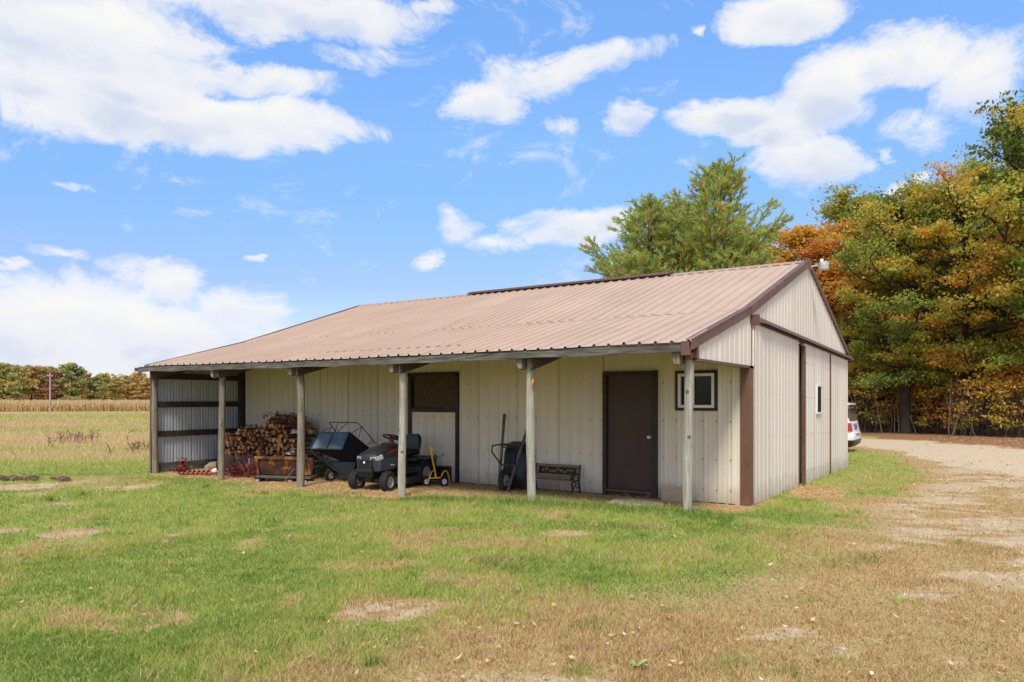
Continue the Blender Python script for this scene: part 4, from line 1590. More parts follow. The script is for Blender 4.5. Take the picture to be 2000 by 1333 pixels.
def log_mesh(k):
    rnd = random.Random(k)
    L = .44 + rnd.uniform(-.03, .03)
    n = rnd.choice([3, 3, 4, 4, 5, 7])
    a0 = rnd.uniform(0, 6)
    pts = []
    for i in range(n):
        a = a0 + 2 * PI * (i + rnd.uniform(-.22, .22)) / n
        r = rnd.uniform(.046, .088)
        pts.append((r * math.cos(a), r * math.sin(a)))
    # bevel polygon corners
    P = []
    for i in range(n):
        a, b = Vector(pts[i]), Vector(pts[(i + 1) % n])
        P += [a.lerp(b, .22), a.lerp(b, .78)]
    m = len(P)
    V = [(p.x, -L / 2 + rnd.uniform(-.008, .008), p.y) for p in P] + [(p.x * .97, L / 2, p.y * .97) for p in P]
    F = [tuple(range(m)), tuple(range(2 * m - 1, m - 1, -1))]
    MI = [0, 0]
    for i in range(m):
        F.append((i, (i + 1) % m, m + (i + 1) % m, m + i))
        MI.append(1 if i % 4 else 0)
    mb = MB()
    mb.add(V, F)
    mb.mi = MI
    return mb.mesh('firewood_log', [M['logend'], M['logbark']])


LOGM = [log_mesh(k) for k in range(14)]
nlog = 0
z = -.10 + .06
row = 0
while z < 1.25:
    x = -12.72 + (row % 2) * .055
    while x < -9.35:
        if z < pile_top(x) - .07 + random.uniform(-.03, .03) and nlog < 296:
            o = link('firewood_log', LOGM[random.randrange(14)])
            o.location = (x + random.uniform(-.03, .03), -.72 + .06 * math.sin(x * 3 + z * 4) + random.uniform(-.07, .07) + z * .08, z + random.uniform(-.026, .026))
            o.rotation_euler = (random.uniform(-.05, .05), random.uniform(0, 6.28), random.uniform(-.07, .07))
            sc = random.uniform(.74, 1.16)
            o.scale = (sc, 1, sc)
            tag(o, 'split firewood log with its pale cut end showing in the wall stack', 'log', 'split logs in the firewood stack')
            nlog += 1
        x += .116
    z += .101
    row += 1
# loose dark logs and slabs lying on top along the wall
for k in range(22):
    x = random.uniform(-11.2, -9.9)
    o = link('firewood_log', LOGM[k % 14])
    o.location = (x, random.uniform(-.62, -.30), pile_top(x) - .03 + random.uniform(-.03, .05))
    o.rotation_euler = (random.uniform(-.15, .15), random.uniform(0, 6.28), 1.57 + random.uniform(-.5, .5))
    o.scale = (.8, 1.05, .8)
    tag(o, 'loose split log lying sideways on top of the firewood stack', 'log', 'loose logs on top of the firewood stack')
crumple('plastic_bag', M['tarpwhite'], (-10.0, -.72, .86), .15, .10, .055, 'crumpled white plastic bag on the low end of the firewood stack', 'bag', 9)


def leaf_cloud(name, pts, size, mat, parent, rng, tint=None, flat=0.0, aspect=.6):
    """pointed leaf quads at pts (n,3)"""
    n = len(pts)
    d = rng.normal(size=(n, 3))
    d /= np.linalg.norm(d, axis=1)[:, None]
    nn = rng.normal(size=(n, 3))
    nn[:, 2] += flat
    s = np.cross(nn, d)
    s /= (np.linalg.norm(s, axis=1)[:, None] + 1e-9)
    d = np.cross(s, nn)
    d /= (np.linalg.norm(d, axis=1)[:, None] + 1e-9)
    sz = size * rng.uniform(.45, 1.5, n)[:, None]
    a = pts - d * sz * .5
    b = pts + s * sz * .5 * aspect
    c_ = pts + d * sz * .5
    e = pts - s * sz * .5 * aspect
    V = np.stack([a, b, c_, e], 1).reshape(-1, 3)
    F = np.arange(4 * n).reshape(n, 4)
    if tint is None:
        tint = rng.uniform(0, 1, n)
    me = np_mesh(name, V, F, mat, {'tint': np.repeat(np.clip(tint, 0, 1), 4)})
    return link(name, me, parent)


def creeper(label, spots, count, size, seed, stems=None):
    rng = np.random.default_rng(seed)
    root = thing('red_creeper', label, 'creeper plant', spots[0][0])
    base = np.array(spots[0][0])
    P = []
    for (c, r) in spots:
        P.append(rng.normal(size=(count // len(spots), 3)) * np.array(r) * .55 + np.array(c) - base)
    P = np.concatenate(P)
    P[:, 2] = np.maximum(P[:, 2], -.11 - base[2] + .02)
    o = leaf_cloud('leaves', P, size, M['vine'], root, rng, rng.beta(2.6, 2.0, len(P)), .8, .75)
    o['kind'] = 'stuff'
    mb = MB()
    for (c, r) in spots:
        for k in range(5):
            q0 = Vector(c) - Vector(base) + Vector((rng.normal() * r[0] * .5, rng.normal() * r[1] * .5, -r[2]))
            q1 = q0 + Vector((rng.normal() * r[0] * .6, rng.normal() * r[1] * .4, r[2] * 1.9))
            mb.tube([q0, (q0 + q1) / 2 + Vector((.03, 0, .02)), q1], .004, 4)
    mb.build('stems', M['twig'], root)
    return root


creeper('crimson creeper climbing the skirt planks of the left end wall', [((-12.86, -1.75, .10), (.16, .12, .14)), ((-12.75, -1.95, -.05), (.15, .12, .08))], 170, .07, 1)
creeper('crimson creeper mounded on the ground behind the second porch post', [((-10.45, -1.88, .05), (.42, .16, .17)), ((-10.0, -1.78, .08), (.34, .15, .22)), ((-11.0, -1.75, -.05), (.35, .15, .09))], 1100, .055, 2)
creeper('red brown creeper straggling over the peak of the firewood stack', [((-10.75, -.6, 1.22), (.5, .2, .10)), ((-10.25, -.6, 1.16), (.22, .2, .13)), ((-11.4, -.9, .93), (.35, .1, .08)), ((-10.1, -.75, .92), (.2, .15, .12))], 430, .05, 3)
creeper('red creeper hanging down the middle of the firewood stack', [((-10.9, -1.02, .62), (.16, .06, .22)), ((-10.75, -1.05, .25), (.30, .08, .16)), ((-11.5, -1.02, .35), (.2, .06, .15)), ((-11.25, -1.0, .75), (.15, .05, .12))], 170, .055, 4)

# --- rusted discs, red auger, cut chunk, paper scrap
disc = thing('disc_gang', 'gang of dark rusted harrow discs standing behind the second porch post', 'farm implement', (-10.75, -1.62, -.10), YAW)
for k, (dx, r, tilt) in enumerate([(-.36, .235, .35), (.06, .225, .5), (.33, .20, .6)]):
    b = MB().lathe([(0, .045), (r * .45, .035), (r * .8, .012), (r, -.018), (r * .985, -.024), (r * .78, .004), (r * .4, .025), (0, .034)], (dx, .0, r + .01), (math.sin(tilt), -math.cos(tilt), .12), 26)
    b.build('disc_blade', M['darkrust'], disc, True)
MB().tube([(-.45, .05, .23), (.42, .02, .21)], .022, 8).build('axle', M['darkrust'], disc)
MB().tube([(.16, -.1, .0), (.17, -.08, .40)], .014, 8).build('tie_rod', M['rim'], disc)
a_, b_ = on_ground(350, 931), on_ground(424, 930)
a_.z = b_.z = -.04
aug = thing('auger', 'faded red screw auger lying on the ground along the skirt planks', 'auger', tuple(a_))
d_ = b_ - a_
MB().tube([Vector((0, 0, 0)), d_], .033, 10).build('shaft', M['redrust'], aug, True)
fl = MB()
dn = d_.normalized()
sx = dn.cross(Vector((0, 0, 1))).normalized()
turns, nst = 7, 98
ri, ro = [], []
for k in range(nst + 1):
    t = k / nst
    a = 2 * PI * turns * t
    dd = sx * math.cos(a) + Vector((0, 0, 1)) * math.sin(a)
    c0 = d_ * (t * .86)
    ri.append(c0 + dd * .033)
    ro.append(c0 + dd * .072)
fl.add([v for pr2 in zip(ri, ro) for v in pr2], [(2 * k, 2 * k + 1, 2 * k + 3, 2 * k + 2) for k in range(nst)])
fl.build('flighting', M['redrust'], aug, True)
p = on_ground(409, 917)
ck = MB().lathe([(.0, -.12), (.085, -.12), (.1, -.09), (.105, .0), (.098, .10), (.08, .125), (0, .125)], (0, 0, .10), (.85, .5, .1), 12).lathe([(0, -.07), (.06, -.07), (.075, -.03), (.075, .05), (.05, .07), (0, .07)], (-.12, -.08, .055), (.7, -.6, .2), 9)
o = ck.build('stone_chunk', M['paver'], None, True)
o.location = (p.x, p.y + .12, -.12)
tag(o, 'tan rounded stone chunks beside the rusted discs', 'stone')
crumple('paper_scrap', M['tarpwhite'], on_ground(416, 924) + Vector((0, .05, .05)), .07, .06, .05, 'crumpled scrap of white paper beside the tan stone chunks', 'paper', 31)

# --- wheelbarrow stood on its nose against the wall; local -Y points to the viewer's side
wb = thing('wheelbarrow', 'black wheelbarrow with wooden handles stood upright against the wall', 'wheelbarrow', (-4.36, -.02, -.105), R(4))
for s in (-1, 1):
    mb = MB().bar((s * .095, -.66, 0.0), (s * .30, -.10, 1.42), .042, .036, (0, -1, 0))
    h_ = mb.build('handle', M['fascia'], wb)
    a_, b_ = Vector((s * .272, -.176, 1.22)), Vector((s * .302, -.094, 1.43))
    MB().tube([a_, b_], .024, 8).build('grip', M['rubber'], h_, True)
up = Vector((0, .56, 1.42)).normalized()
no = Vector((0, -1.42, .56)).normalized()
o0 = Vector((0, -.38, .20))
rings = []


def tray_ring(d, l0, l1, w0, w1, n=7):
    """rounded outline in the leaning plane, d metres off it towards the viewer"""
    pts = []
    for (lx, ly, rr, a0) in ((w1, l1, .16, 0), (-w1, l1, .16, 90), (-w0, l0, .12, 180), (w0, l0, .12, 270)):
        for k in range(n):
            a = R(a0 + 90 * k / (n - 1))
            cx_ = (abs(lx) - rr) * (1 if lx > 0 else -1)
            cy_ = ly - rr if a0 < 180 else ly + rr
            pts.append(o0 + Vector((1, 0, 0)) * (cx_ + rr * math.cos(a)) + up * (cy_ + rr * math.sin(a)) + no * d)
    return pts


tb = MB().loft([tray_ring(-.19, -.14, .84, .30, .335), tray_ring(-.20, -.15, .85, .315, .35), tray_ring(-.185, -.15, .85, .315, .35), tray_ring(-.17, -.13, .83, .29, .325),
                tray_ring(-.08, -.04, .78, .25, .29), tray_ring(.0, .05, .70, .20, .25), tray_ring(.03, .12, .62, .14, .19)], caps=False)
tb.add(tray_ring(.03, .12, .62, .14, .19), [tuple(range(28))])
tray = tb.build('tray', M['blackplastic'], wb, True)
for k in range(6):
    MB().box(o0 + Vector((.276 + .0 * k, 0, 0)) + up * (.27 + k * .028) + no * (-.055), (.004, .028, .016)).build('tray_mark', M['white'], tray)
wheel(wb, (0, -.60, .21), (1, 0, .0), .19, .09, M['rim'])
MB().tube([(-.13, -.585, .19), (.13, -.585, .19)], .012, 8).build('axle', M['black'], wb)
for s in (-1, 1):
    f = lambda t, off=0: Vector((s * (.095 + .205 * t), -.66 + .56 * t - off, 1.42 * t))
    MB().tube([f(.60), f(.60, .12) + Vector((s * .03, 0, .0)), f(.58, .25) + Vector((s * .06, 0, .02)), f(.52, .27) + Vector((s * .06, 0, 0)), f(.36, .03)], .014, 8).build('leg', M['black'], wb, True)
for t, w in ((.60, .05), (.565, .02), (.34, .03)):
    cr = MB().box(Vector((0, -.66 + .56 * t - .01, 1.42 * t)), (2 * (.095 + .205 * t) + .03, .02, w))
    cr.build('brace', M['black'], wb)

# --- small park bench
bn = thing('garden_bench', 'small wooden garden bench with black cast iron ends against the wall', 'bench', (-3.46, -.27, -.105), R(2))
W = .455
for s in (-1, 1):
    e = MB()
    x = s * W
    e.tube([(x, .17, 0), (x, .13, .16), (x, .10, .24), (x, .13, .36), (x, .17, .52)], .017, 7)
    e.tube([(x, -.16, 0), (x, -.13, .10), (x, -.16, .22)], .017, 7)
    e.tube([(x, -.16, .22), (x, .10, .23)], .015, 7)
    e.tube([(x, .14, .36), (x, -.02, .37), (x, -.15, .36), (x, -.19, .32), (x, -.17, .28), (x, -.13, .30)], .014, 7)
    e.tube([(x, -.14, .22), (x, -.08, .33), (x, .0, .36)], .010, 6)
    e.tube([(x, -.13, .08), (x, -.03, .16), (x, .06, .10), (x, .14, .12)], .010, 6)
    e.tube([(x, -.03, .16), (x, .0, .20), (x, .06, .18)], .010, 6)
    e.build('bench_end', M['black'], bn, True)
for k in range(4):
    MB().box((0, -.13 + k * .065, .245), (2 * W - .02, .052, .02)).build('seat_slat', M['benchwood'], bn)
tl = R(-14)
MB().box((0, .165, .485), (2 * W - .01, .022, .05), (tl, 0, 0)).build('back_rail', M['benchwood'], bn)
MB().box((0, .125, .305), (2 * W - .01, .022, .05), (tl, 0, 0)).build('back_rail', M['benchwood'], bn)
for s in (-1, 1):
    MB().box((s * (W - .035), .145, .395), (.045, .022, .135), (tl, 0, 0)).build('back_stile', M['benchwood'], bn)
pn = MB().box((0, .148, .395), (2 * W - .11, .012, .135), (tl, 0, 0)).build('cast_panel', M['darkrust'], bn)
rl = MB()
rnd = random.Random(4)
for k in range(9):
    x = -.30 + k * .075
    zz = .395 + .025 * math.sin(k * 1.9)
    rl.lathe([(0, .014), (.022, .010), (.026, 0)], (x, .140, zz), (0, -1, .25), 8)
    rl.tube([(x, .139, zz), (x + .03, .139, zz + .03), (x + .055, .139, zz - .01)], .006, 5)
rl.build('relief', M['benchwood'], pn, True)

# --- yellow wheeled edger and the black snow scoop behind it
p = at_z(845, 947, -.105)
tv = (Vector((CX, CY, 0)) - Vector((p.x, p.y, 0))).normalized() * .30
p = p + tv + RV * .05
yl = thing('wheeled_dolly', 'yellow tubular hand dolly with tall grip and white hubbed wheels beside the tractor', 'dolly', (p.x, p.y, -.105), YAW)
Q = lambda u, v, dy=0.0: q(u, v, dy, 845, 948, 1 / 98.0)
MB().tube([Q(837, 888, .1), Q(847, 931, .0)], .016, 8).build('mast', M['yellow'], yl, True)
MB().lathe([(.0, 0), (.022, 0), (.026, .02), (.030, .10), (.040, .14), (.042, .17), (0, .175)], Q(837.5, 889, .1), (-.06, .05, 1), 12).build('grip', M['yellow'], yl, True)
MB().tube([Q(842, 917, .02), Q(838, 920, -.02), Q(832, 939, -.04)], .012, 7).tube([Q(832, 932, -.03), Q(856, 931, -.03)], .014, 7).tube([Q(845, 926, 0), Q(847, 932, -.03)], .02, 7).build('base_frame', M['yellow'], yl, True)
arc = [Q(857, 929, -.02), Q(860, 921, .0), Q(864, 917.5, .02), Q(868, 920, .05), Q(870.5, 931, .10), Q(872.5, 945, .12)]
MB().tube(arc, .012, 8).build('hoop', M['yellow'], yl, True)
MB().box(Q(843.5, 895, .13), (.07, .07, .16), (0, R(6), 0), .02).build('control_box', M['blackplastic'], yl, True)
MB().tube([Q(848, 894, .14), Q(858.5, 888.5, .2)], .011, 7).build('side_handle', M['benchwood'], yl, True)
MB().lathe([(0, 0), (.016, 0), (.018, .02), (0, .035)], Q(858.5, 888.5, .2), (.8, .3, .5), 8).build('knob', M['black'], yl, True)
ay = Vector((.55, -.83, 0))
wheel(yl, Q(827, 938.5, .02), ay, .095, .07, M['whiterim'])
wheel(yl, Q(861.5, 938.5, .0), ay, .098, .07, M['whiterim'])
MB().tube([Q(827, 938.5, .03), Q(861.5, 938.5, .02)], .012, 8).box(Q(845, 938, .03), (.22, .07, .05), bev=.01).build('axle', M['black'], yl)

p = at_z(868, 943, -.105)
sc_ = thing('snow_scoop', 'black plastic scoop tub leaning on the wall behind the yellow dolly', 'scoop', (-6.28, -.17, -.105), R(6))
sec = [(.0, .16, .32), (-.10, .15, .32), (-.16, .10, .26), (-.18, .02, .14), (-.17, -.02, .03), (-.10, -.03, .0), (.10, -.02, .0)]
rings = []
for x in (-.24, -.215, .215, .24):
    k = 1.0 if abs(x) < .23 else .96
    rings.append([(x, -.02 + a * .9 * k, b * 1.02 * k) for (b, a, zz) in [(0, .12, .33), (0, .02, .33)]])
mbx = MB()
outl = [(.13, 0), (-.12, 0), (-.17, .05), (-.16, .2), (-.10, .30), (-.04, .335), (.13, .335)]
mbx.prism([(-.24, y, z_) for (y, z_) in outl], (.48, 0, 0))
mbx.build('tub', M['blackplastic'], sc_)
MB().box((0, -.055, .335), (.50, .21, .022), bev=.008).build('rim', M['black'], sc_)
for x in (-.15, 0, .15):
    MB().bar((x, -.175, .06), (x, -.12, .29), .02, .02).build('rib', M['black'], sc_)

# orange ribbon on a post
rb = MB().tube([(-2.545, -2.42, 1.93), (-2.535, -2.45, 1.87), (-2.55, -2.455, 1.80)], [.010, .017, .004], 6)
tag(rb.build('ribbon', M['orange']), 'small orange ribbon caught on the porch post left of the door', 'ribbon')

# ------------------------------------------------------------------ white car behind the barn
car = thing('parked_car', 'white sport utility vehicle parked behind the barn with its tail showing', 'car', (-.86, 15.95, gz1(-1.5, 16)), 0)
car.location.z = float(at_depth(1660, 889, 25.2).z)


def car_ring(z, s0, s1, w, rb_=.25, n=5):
    pts = []
    for (sx_, sy_, a0) in ((-s0, w, 0), (-s1, w, 90), (-s1, -w, 180), (-s0, -w, 270)):
        r_ = rb_
        for k in range(n):
            a = R(a0 + 90 * k / (n - 1))
            ccx = sx_ - r_ if a0 in (0, 270) else sx_ + r_
            ccy = sy_ - r_ if sy_ > 0 else sy_ + r_
            pts.append((ccx + r_ * math.cos(a), ccy + r_ * math.sin(a), z))
    return pts


lv = [(.50, .02, 4.72, .935, .3), (.62, .0, 4.75, .955, .32), (.76, .03, 4.72, .96, .32), (.80, .07, 4.70, .965, .25), (.95, .09, 4.62, .965, .22), (1.06, .11, 4.3, .955, .2), (1.12, .13, 3.6, .94, .2),
      (1.35, .23, 3.2, .88, .2), (1.60, .36, 2.75, .80, .2), (1.70, .43, 2.55, .75, .2), (1.76, .62, 2.3, .64, .2)]
MB().loft([car_ring(z, a, b, w, r) for (z, a, b, w, r) in lv]).build('body', M['carwhite'], car, True)
MB().loft([car_ring(z, a, b, w, r) for (z, a, b, w, r) in [(.26, .16, 4.6, .86, .25), (.36, .03, 4.72, .93, .3), (.50, -.012, 4.74, .95, .3), (.52, .03, 4.72, .93, .3)]]).build('lower_bumper', M['blackplastic'], car, True)
gl = MB()
rowz = [1.16, 1.30, 1.45, 1.58]
rows = []
for z in rowz:
    s0 = float(np.interp(z, [1.12, 1.35, 1.60], [.13, .23, .36]))
    w = float(np.interp(z, [1.12, 1.35, 1.60], [.94, .88, .80])) - .17
    rows.append([(-s0 + .012, -w, z), (-s0 + .016, -w / 2, z), (-s0 + .018, 0, z), (-s0 + .016, w / 2, z), (-s0 + .012, w, z)])
gl.loft(rows, closed=False, caps=False)
gl.build('rear_window', M['carglass'], car, True)
for s in (-1, 1):
    side = MB()
    rows = []
    for z in rowz:
        s0 = float(np.interp(z, [1.12, 1.35, 1.60], [.13, .23, .36])) + .28
        s1 = float(np.interp(z, [1.12, 1.35, 1.60], [3.3, 3.0, 2.7]))
        w = float(np.interp(z, [1.12, 1.35, 1.60], [.94, .88, .80])) + .008
        rows.append([(-s0, s * w, z), (-(s0 + s1) / 2, s * w, z), (-s1, s * w, z)])
    side.loft(rows, closed=False, caps=False)
    side.build('side_window', M['carglass'], car)
    tl_ = []
    for z in (.82, .92, 1.04, 1.10):
        s0 = float(np.interp(z, [.80, .95, 1.06, 1.12], [.07, .09, .11, .13]))
        w = .965 if z < 1.0 else .95
        k = .20
        tl_.append([(-s0 + .014, s * (w - k - .10), z), (-s0 + .005, s * (w - .13), z), (-s0 - .055, s * (w - .045), z), (-s0 - .15, s * (w + .007), z), (-s0 - .30, s * (w + .010), z), (-s0 - .28, s * (w - .06), z), (-s0 - .1, s * (w - .2), z)])
    MB().loft(tl_).build('taillight', M['taillight'], car, True)
    for sx_ in (.95, 3.75):
        wheel(car, (-sx_, s * .83, .36), (0, 1, 0), .36, .23, M['rim'])
sp_ = MB().loft([[(-.85, -.66, 1.772), (-.85, .66, 1.772), (-.85, .66, 1.735), (-.85, -.66, 1.735)], [(-.45, -.74, 1.785), (-.45, .74, 1.785), (-.45, .74, 1.70), (-.45, -.74, 1.70)], [(-.17, -.68, 1.745), (-.17, .68, 1.745), (-.19, .68, 1.705), (-.19, -.68, 1.705)]])
sp_.build('spoiler', M['carwhite'], car, True)
MB().box((-.075, 0, .93), (.02, .46, .15)).build('plate', M['plate'], car)
MB().box((-.10, 0, 1.05), (.03, .9, .03)).build('trim_strip', M['galv'], car)
MB().box((.0, 0, .70), (.012, .7, .03)).build('bumper_step', M['blackplastic'], car)

# ------------------------------------------------------------------ trees
class Tree:
    """trunk, limbs and clusters of leaves; the wood goes into one mesh, the leaves into another"""

    def __init__(self, seed, H, Rr, base, nlimb, per, leaf, tint, spread, prof=None, flat=.55, rc=.95, leaders=2, sub=5):
        rng = np.random.default_rng(seed)
        rnd = random.Random(seed)
        self.wood = MB()
        tr_ = .016 * H + .05
        path, rad = [], []
        wx, wy = rnd.uniform(-.05, .05), rnd.uniform(-.05, .05)
        for k in range(9):
            t = k / 8
            path.append(Vector((wx * H * t * .6 + .12 * math.sin(t * 5 + seed), wy * H * t * .6 + .12 * math.cos(t * 4 + seed), -.3 + (H * .9 + .3) * t)))
            rad.append(tr_ * (1.25 if k == 0 else 1) * (1 - t) ** .8 + .03)
        self.wood.tube(path, rad, 9)
        P, T = [], []
        az0 = rnd.uniform(0, 6)
        prof = prof or (lambda t: (.55 + .9 * t) if t < .4 else (.91 + .09 * math.sin(t * 7)) * (1 - ((t - .4) / .6) ** 2.2) ** .5 if t < 1 else .0)
        for i in range(nlimb):
            t = (i + .5) / nlimb
            h = base + (H * .93 - base) * t ** .92
            tt = np.clip((h + .3) / (H * .9 + .3), 0, .999)
            k = int(tt * 8)
            p0 = path[k].lerp(path[min(8, k + 1)], tt * 8 - k)
            az = az0 + i * 2.39996 + rnd.uniform(-.4, .4)
            L = max(.6, Rr * prof(t) * rnd.uniform(.72, 1.12))
            el = R(rnd.uniform(4, 26) + 40 * t * t)
            d = Vector((math.cos(az) * math.cos(el), math.sin(az) * math.cos(el), math.sin(el)))
            pts = [p0]
            n = 5
            for q_ in range(1, n + 1):
                s = q_ / n
                droop = -.10 * L * s * s * (1 - t)
                pts.append(p0 + d * L * s + Vector((rnd.uniform(-.12, .12) * L * .3, rnd.uniform(-.12, .12) * L * .3, droop + rnd.uniform(-.05, .05) * L)))
            r0 = .014 * L + .028 + .03 * (1 - t)
            self.wood.tube(pts, [r0 * (1 - .85 * q_ / n) + .006 for q_ in range(n + 1)], 5, False)
            ct = tint + spread * rnd.uniform(-1, 1)
            ends = [(pts[-1], ct)]
            for q_ in range(sub):
                s = .28 + .72 * (q_ + rnd.random()) / sub
                k2 = min(n - 1, int(s * n))
                b0 = pts[k2].lerp(pts[k2 + 1], s * n - k2)
                a2 = az + rnd.choice((-1, 1)) * rnd.uniform(.5, 1.25)
                L2 = L * rnd.uniform(.18, .42) * (1.15 - .5 * s) + .35
                e2 = el + rnd.uniform(-.25, .5)
                b1 = b0 + Vector((math.cos(a2) * math.cos(e2), math.sin(a2) * math.cos(e2), math.sin(e2))) * L2
                bm_ = (b0 + b1) / 2 + Vector((0, 0, .06 * L2))
                self.wood.tube([b0, bm_, b1], [r0 * .38, r0 * .25, .006], 4, False)
                ends.append((b1, ct + spread * .45 * rnd.uniform(-1, 1)))
                ends.append((bm_, ct + spread * .45 * rnd.uniform(-1, 1)))
            for (c, tn) in ends:
                m = max(3, int(per * rnd.uniform(.45, 1.4)))
                r_ = rc * rnd.uniform(.55, 1.15)
                g_ = rng.normal(size=(m, 3)) * np.array([r_, r_, r_ * .42]) * .55
                P.append(g_ + np.array(c))
                T.append(tn + rng.normal(size=m) * .075)
        self.P = np.concatenate(P)
        self.T = np.concatenate(T)
        keep = self.P[:, 2] > .25
        self.P, self.T = self.P[keep], self.T[keep]
        self.leaf, self.flat, self.rng = leaf, flat, rng
        self.done = False

    def place(self, label, x, y, rz, sc, col=.5, group=None, name='oak_tree', cat='tree'):
        z = gz1(x, y) - .05
        if not self.done:
            root = thing(name, label, cat, (x, y, z), rz, group)
            self.wood.build('trunk', M['bark'], root, True)
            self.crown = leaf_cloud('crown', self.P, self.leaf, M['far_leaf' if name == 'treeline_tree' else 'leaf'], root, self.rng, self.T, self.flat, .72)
            self.root, self.done = root, True
        else:
            root = copy_tree(self.root)
            root.location = (x, y, z)
            root.rotation_euler = (0, 0, rz)
            root.name = name
            tag(root, label, cat, group)
        root.scale = (sc, sc, sc) if isinstance(sc, (int, float)) else sc
        for ch in root.children:
            ch.color = (col, 0, 0, 1)
        return root


big = Tree(101, 15.5, 6.6, 2.4, 48, 92, .17, .30, .30, rc=.72, sub=6)
gold = Tree(202, 14.0, 6.2, 2.2, 46, 88, .165, .48, .27, rc=.70, sub=6)
tall = Tree(303, 15.0, 4.9, 2.6, 40, 74, .18, .52, .25, rc=.72, sub=6)


def pos_at(u, dep):
    p = at_depth(u, HOR, dep)
    return p.x, p.y


EDGE = 'trees along the woodland edge'
for (T_, u, dep, rz, sc, col, lab) in [
        (big, 2075, 37, .3, 1.03, .40, 'tallest green and gold oak at the right edge of the photo'),
        (gold, 1885, 40, 1.2, (.92, .92, .93), .43, 'golden oak beside the tallest oak at the right'),
        (big, 1772, 42, 2.6, .84, .50, 'yellow green oak overhanging the bend of the dirt drive'),
        (gold, 1745, 48, .4, (.82, .82, .92), .38, 'greenish gold oak rising right of the barn peak'),
        (tall, 1676, 53, 2.2, 1.08, .38, 'slender green and rust oak standing tall behind the barn light'),
        (tall, 1600, 50, .9, (1.2, 1.2, .90), .73, 'bright orange oak between the pines and the barn peak'),
        (gold, 1655, 52, 3.5, (.7, .7, .84), .66, 'low golden oak just behind the barn peak'),
        (gold, 1533, 62, 5.0, .92, .84, 'orange brown oak partly hidden by the pines'),
        (big, 2190, 42, 4.0, 1.05, .42, 'green oak just beyond the right edge of the frame'),
        (big, 1930, 50, 1.7, 1.08, .42, 'second row oak seen between the two right hand oaks'),
        (gold, 1806, 54, 2.2, 1.05, .44, 'second row gold oak filling the gap above the drive'),
        (tall, 1745, 61, 4.1, 1.0, .60, 'rust coloured oak deep in the woods above the drive')]:
    x, y = pos_at(u, dep)
    T_.place(lab, x, y, rz, sc, col)

# ---- understorey shrubs and saplings along the edge
shr = Tree(404, 3.4, 1.9, .5, 16, 13, .16, .50, .25, rc=.55, sub=4)
for i, (u, dep, sc, col, lab) in enumerate([
        (1700, 40, .9, .42, 'green shrub just right of the white car'), (1745, 41, .8, .62, 'golden shrub behind the first drive bend'),
        (1790, 39.5, .7, .70, 'rust coloured shrub under the overhanging oak'), (1835, 37, .8, .66, 'low yellow shrub left of the dark trunks'),
        (1880, 36, .65, .76, 'russet shrub at the foot of the dark trunks'), (1930, 34, .85, .56, 'yellow green shrub between the right hand trunks'),
        (1985, 33, .8, .62, 'gold shrub at the right edge of the woods'), (1720, 46, 1.3, .40, 'tall dark green sapling behind the white car'),
        (1815, 45, 1.3, .60, 'spindly gold sapling deep under the oaks'), (1900, 41, 1.3, .50, 'spindly green sapling between the oak trunks'), (2040, 36, 1.2, .6, 'gold sapling beyond the right edge')]):
    x, y = pos_at(u, dep)
    x, y = pos_at(u, dep + 4)
    shr.place(lab, x, y, i * 1.3, sc, col, None, 'woodland_shrub', 'shrub')

# ---- bare brush and thin trunks in the shade of the wood
rnd = random.Random(77)
br = MB()
for k in range(520):
    u, dep = rnd.uniform(1640, 2150), rnd.uniform(40, 64)
    if u > 1850:
        dep -= 3
    x, y = pos_at(u, dep)
    z = gz1(x, y)
    h = rnd.uniform(1.0, 3.4)
    b0 = Vector((x, y, z - .05))
    d = Vector((rnd.uniform(-.35, .35), rnd.uniform(-.35, .35), 1))
    b1 = b0 + d * h * .5
    b2 = b0 + d * h + Vector((rnd.uniform(-.3, .3), rnd.uniform(-.3, .3), 0))
    br.tube([b0, b1, b2], [.022, .014, .005], 4, False)
    for q_ in range(3):
        e = b0.lerp(b2, rnd.uniform(.3, .9))
        br.tube([e, e + Vector((rnd.uniform(-.6, .6), rnd.uniform(-.6, .6), rnd.uniform(.1, .7)))], [.008, .003], 3, False)
o = br.build('underbrush', M['twig'])
tag(o, kind='stuff')
tk = MB()
for k in range(110):
    u, dep = rnd.uniform(1480, 2250), rnd.uniform(48, 95)
    x, y = pos_at(u, dep)
    z = gz1(x, y)
    hh = rnd.uniform(8, 13)
    lean = Vector((rnd.uniform(-.06, .06), rnd.uniform(-.06, .06), 1))
    tk.tube([Vector((x, y, z - .2)), Vector((x, y, z)) + lean * hh], [rnd.uniform(.12, .28), .05], 6, False)
o = tk.build('woodland_trunks', M['bark'])
tag(o, kind='stuff')
rng = np.random.default_rng(9)
n = 90000
U, Dp = rng.uniform(1250, 2500, n), rng.uniform(62, 100, n)
hgt = rng.beta(1.15, 1.0, n) * np.interp(U, [1250, 1500, 1600, 2500], [9, 13, 15, 16]) * (.75 + .5 * vnoise(U / 90, Dp / 9, 3))
px = CX + (RV.x * (U - 1000) / FPX + FV.x) * Dp
py = CY + (RV.y * (U - 1000) / FPX + FV.y) * Dp
Pw = np.stack([px, py, gz(px, py) + hgt], 1)
tn = .50 + .55 * (vnoise(U / 60, Dp / 6, 8) - .5) + rng.normal(size=n) * .08
o = leaf_cloud('distant_wood', Pw, .62, M['leaf'], None, rng, tn, .5, .75)
o.color = (.5, 0, 0, 1)
tag(o, kind='stuff')


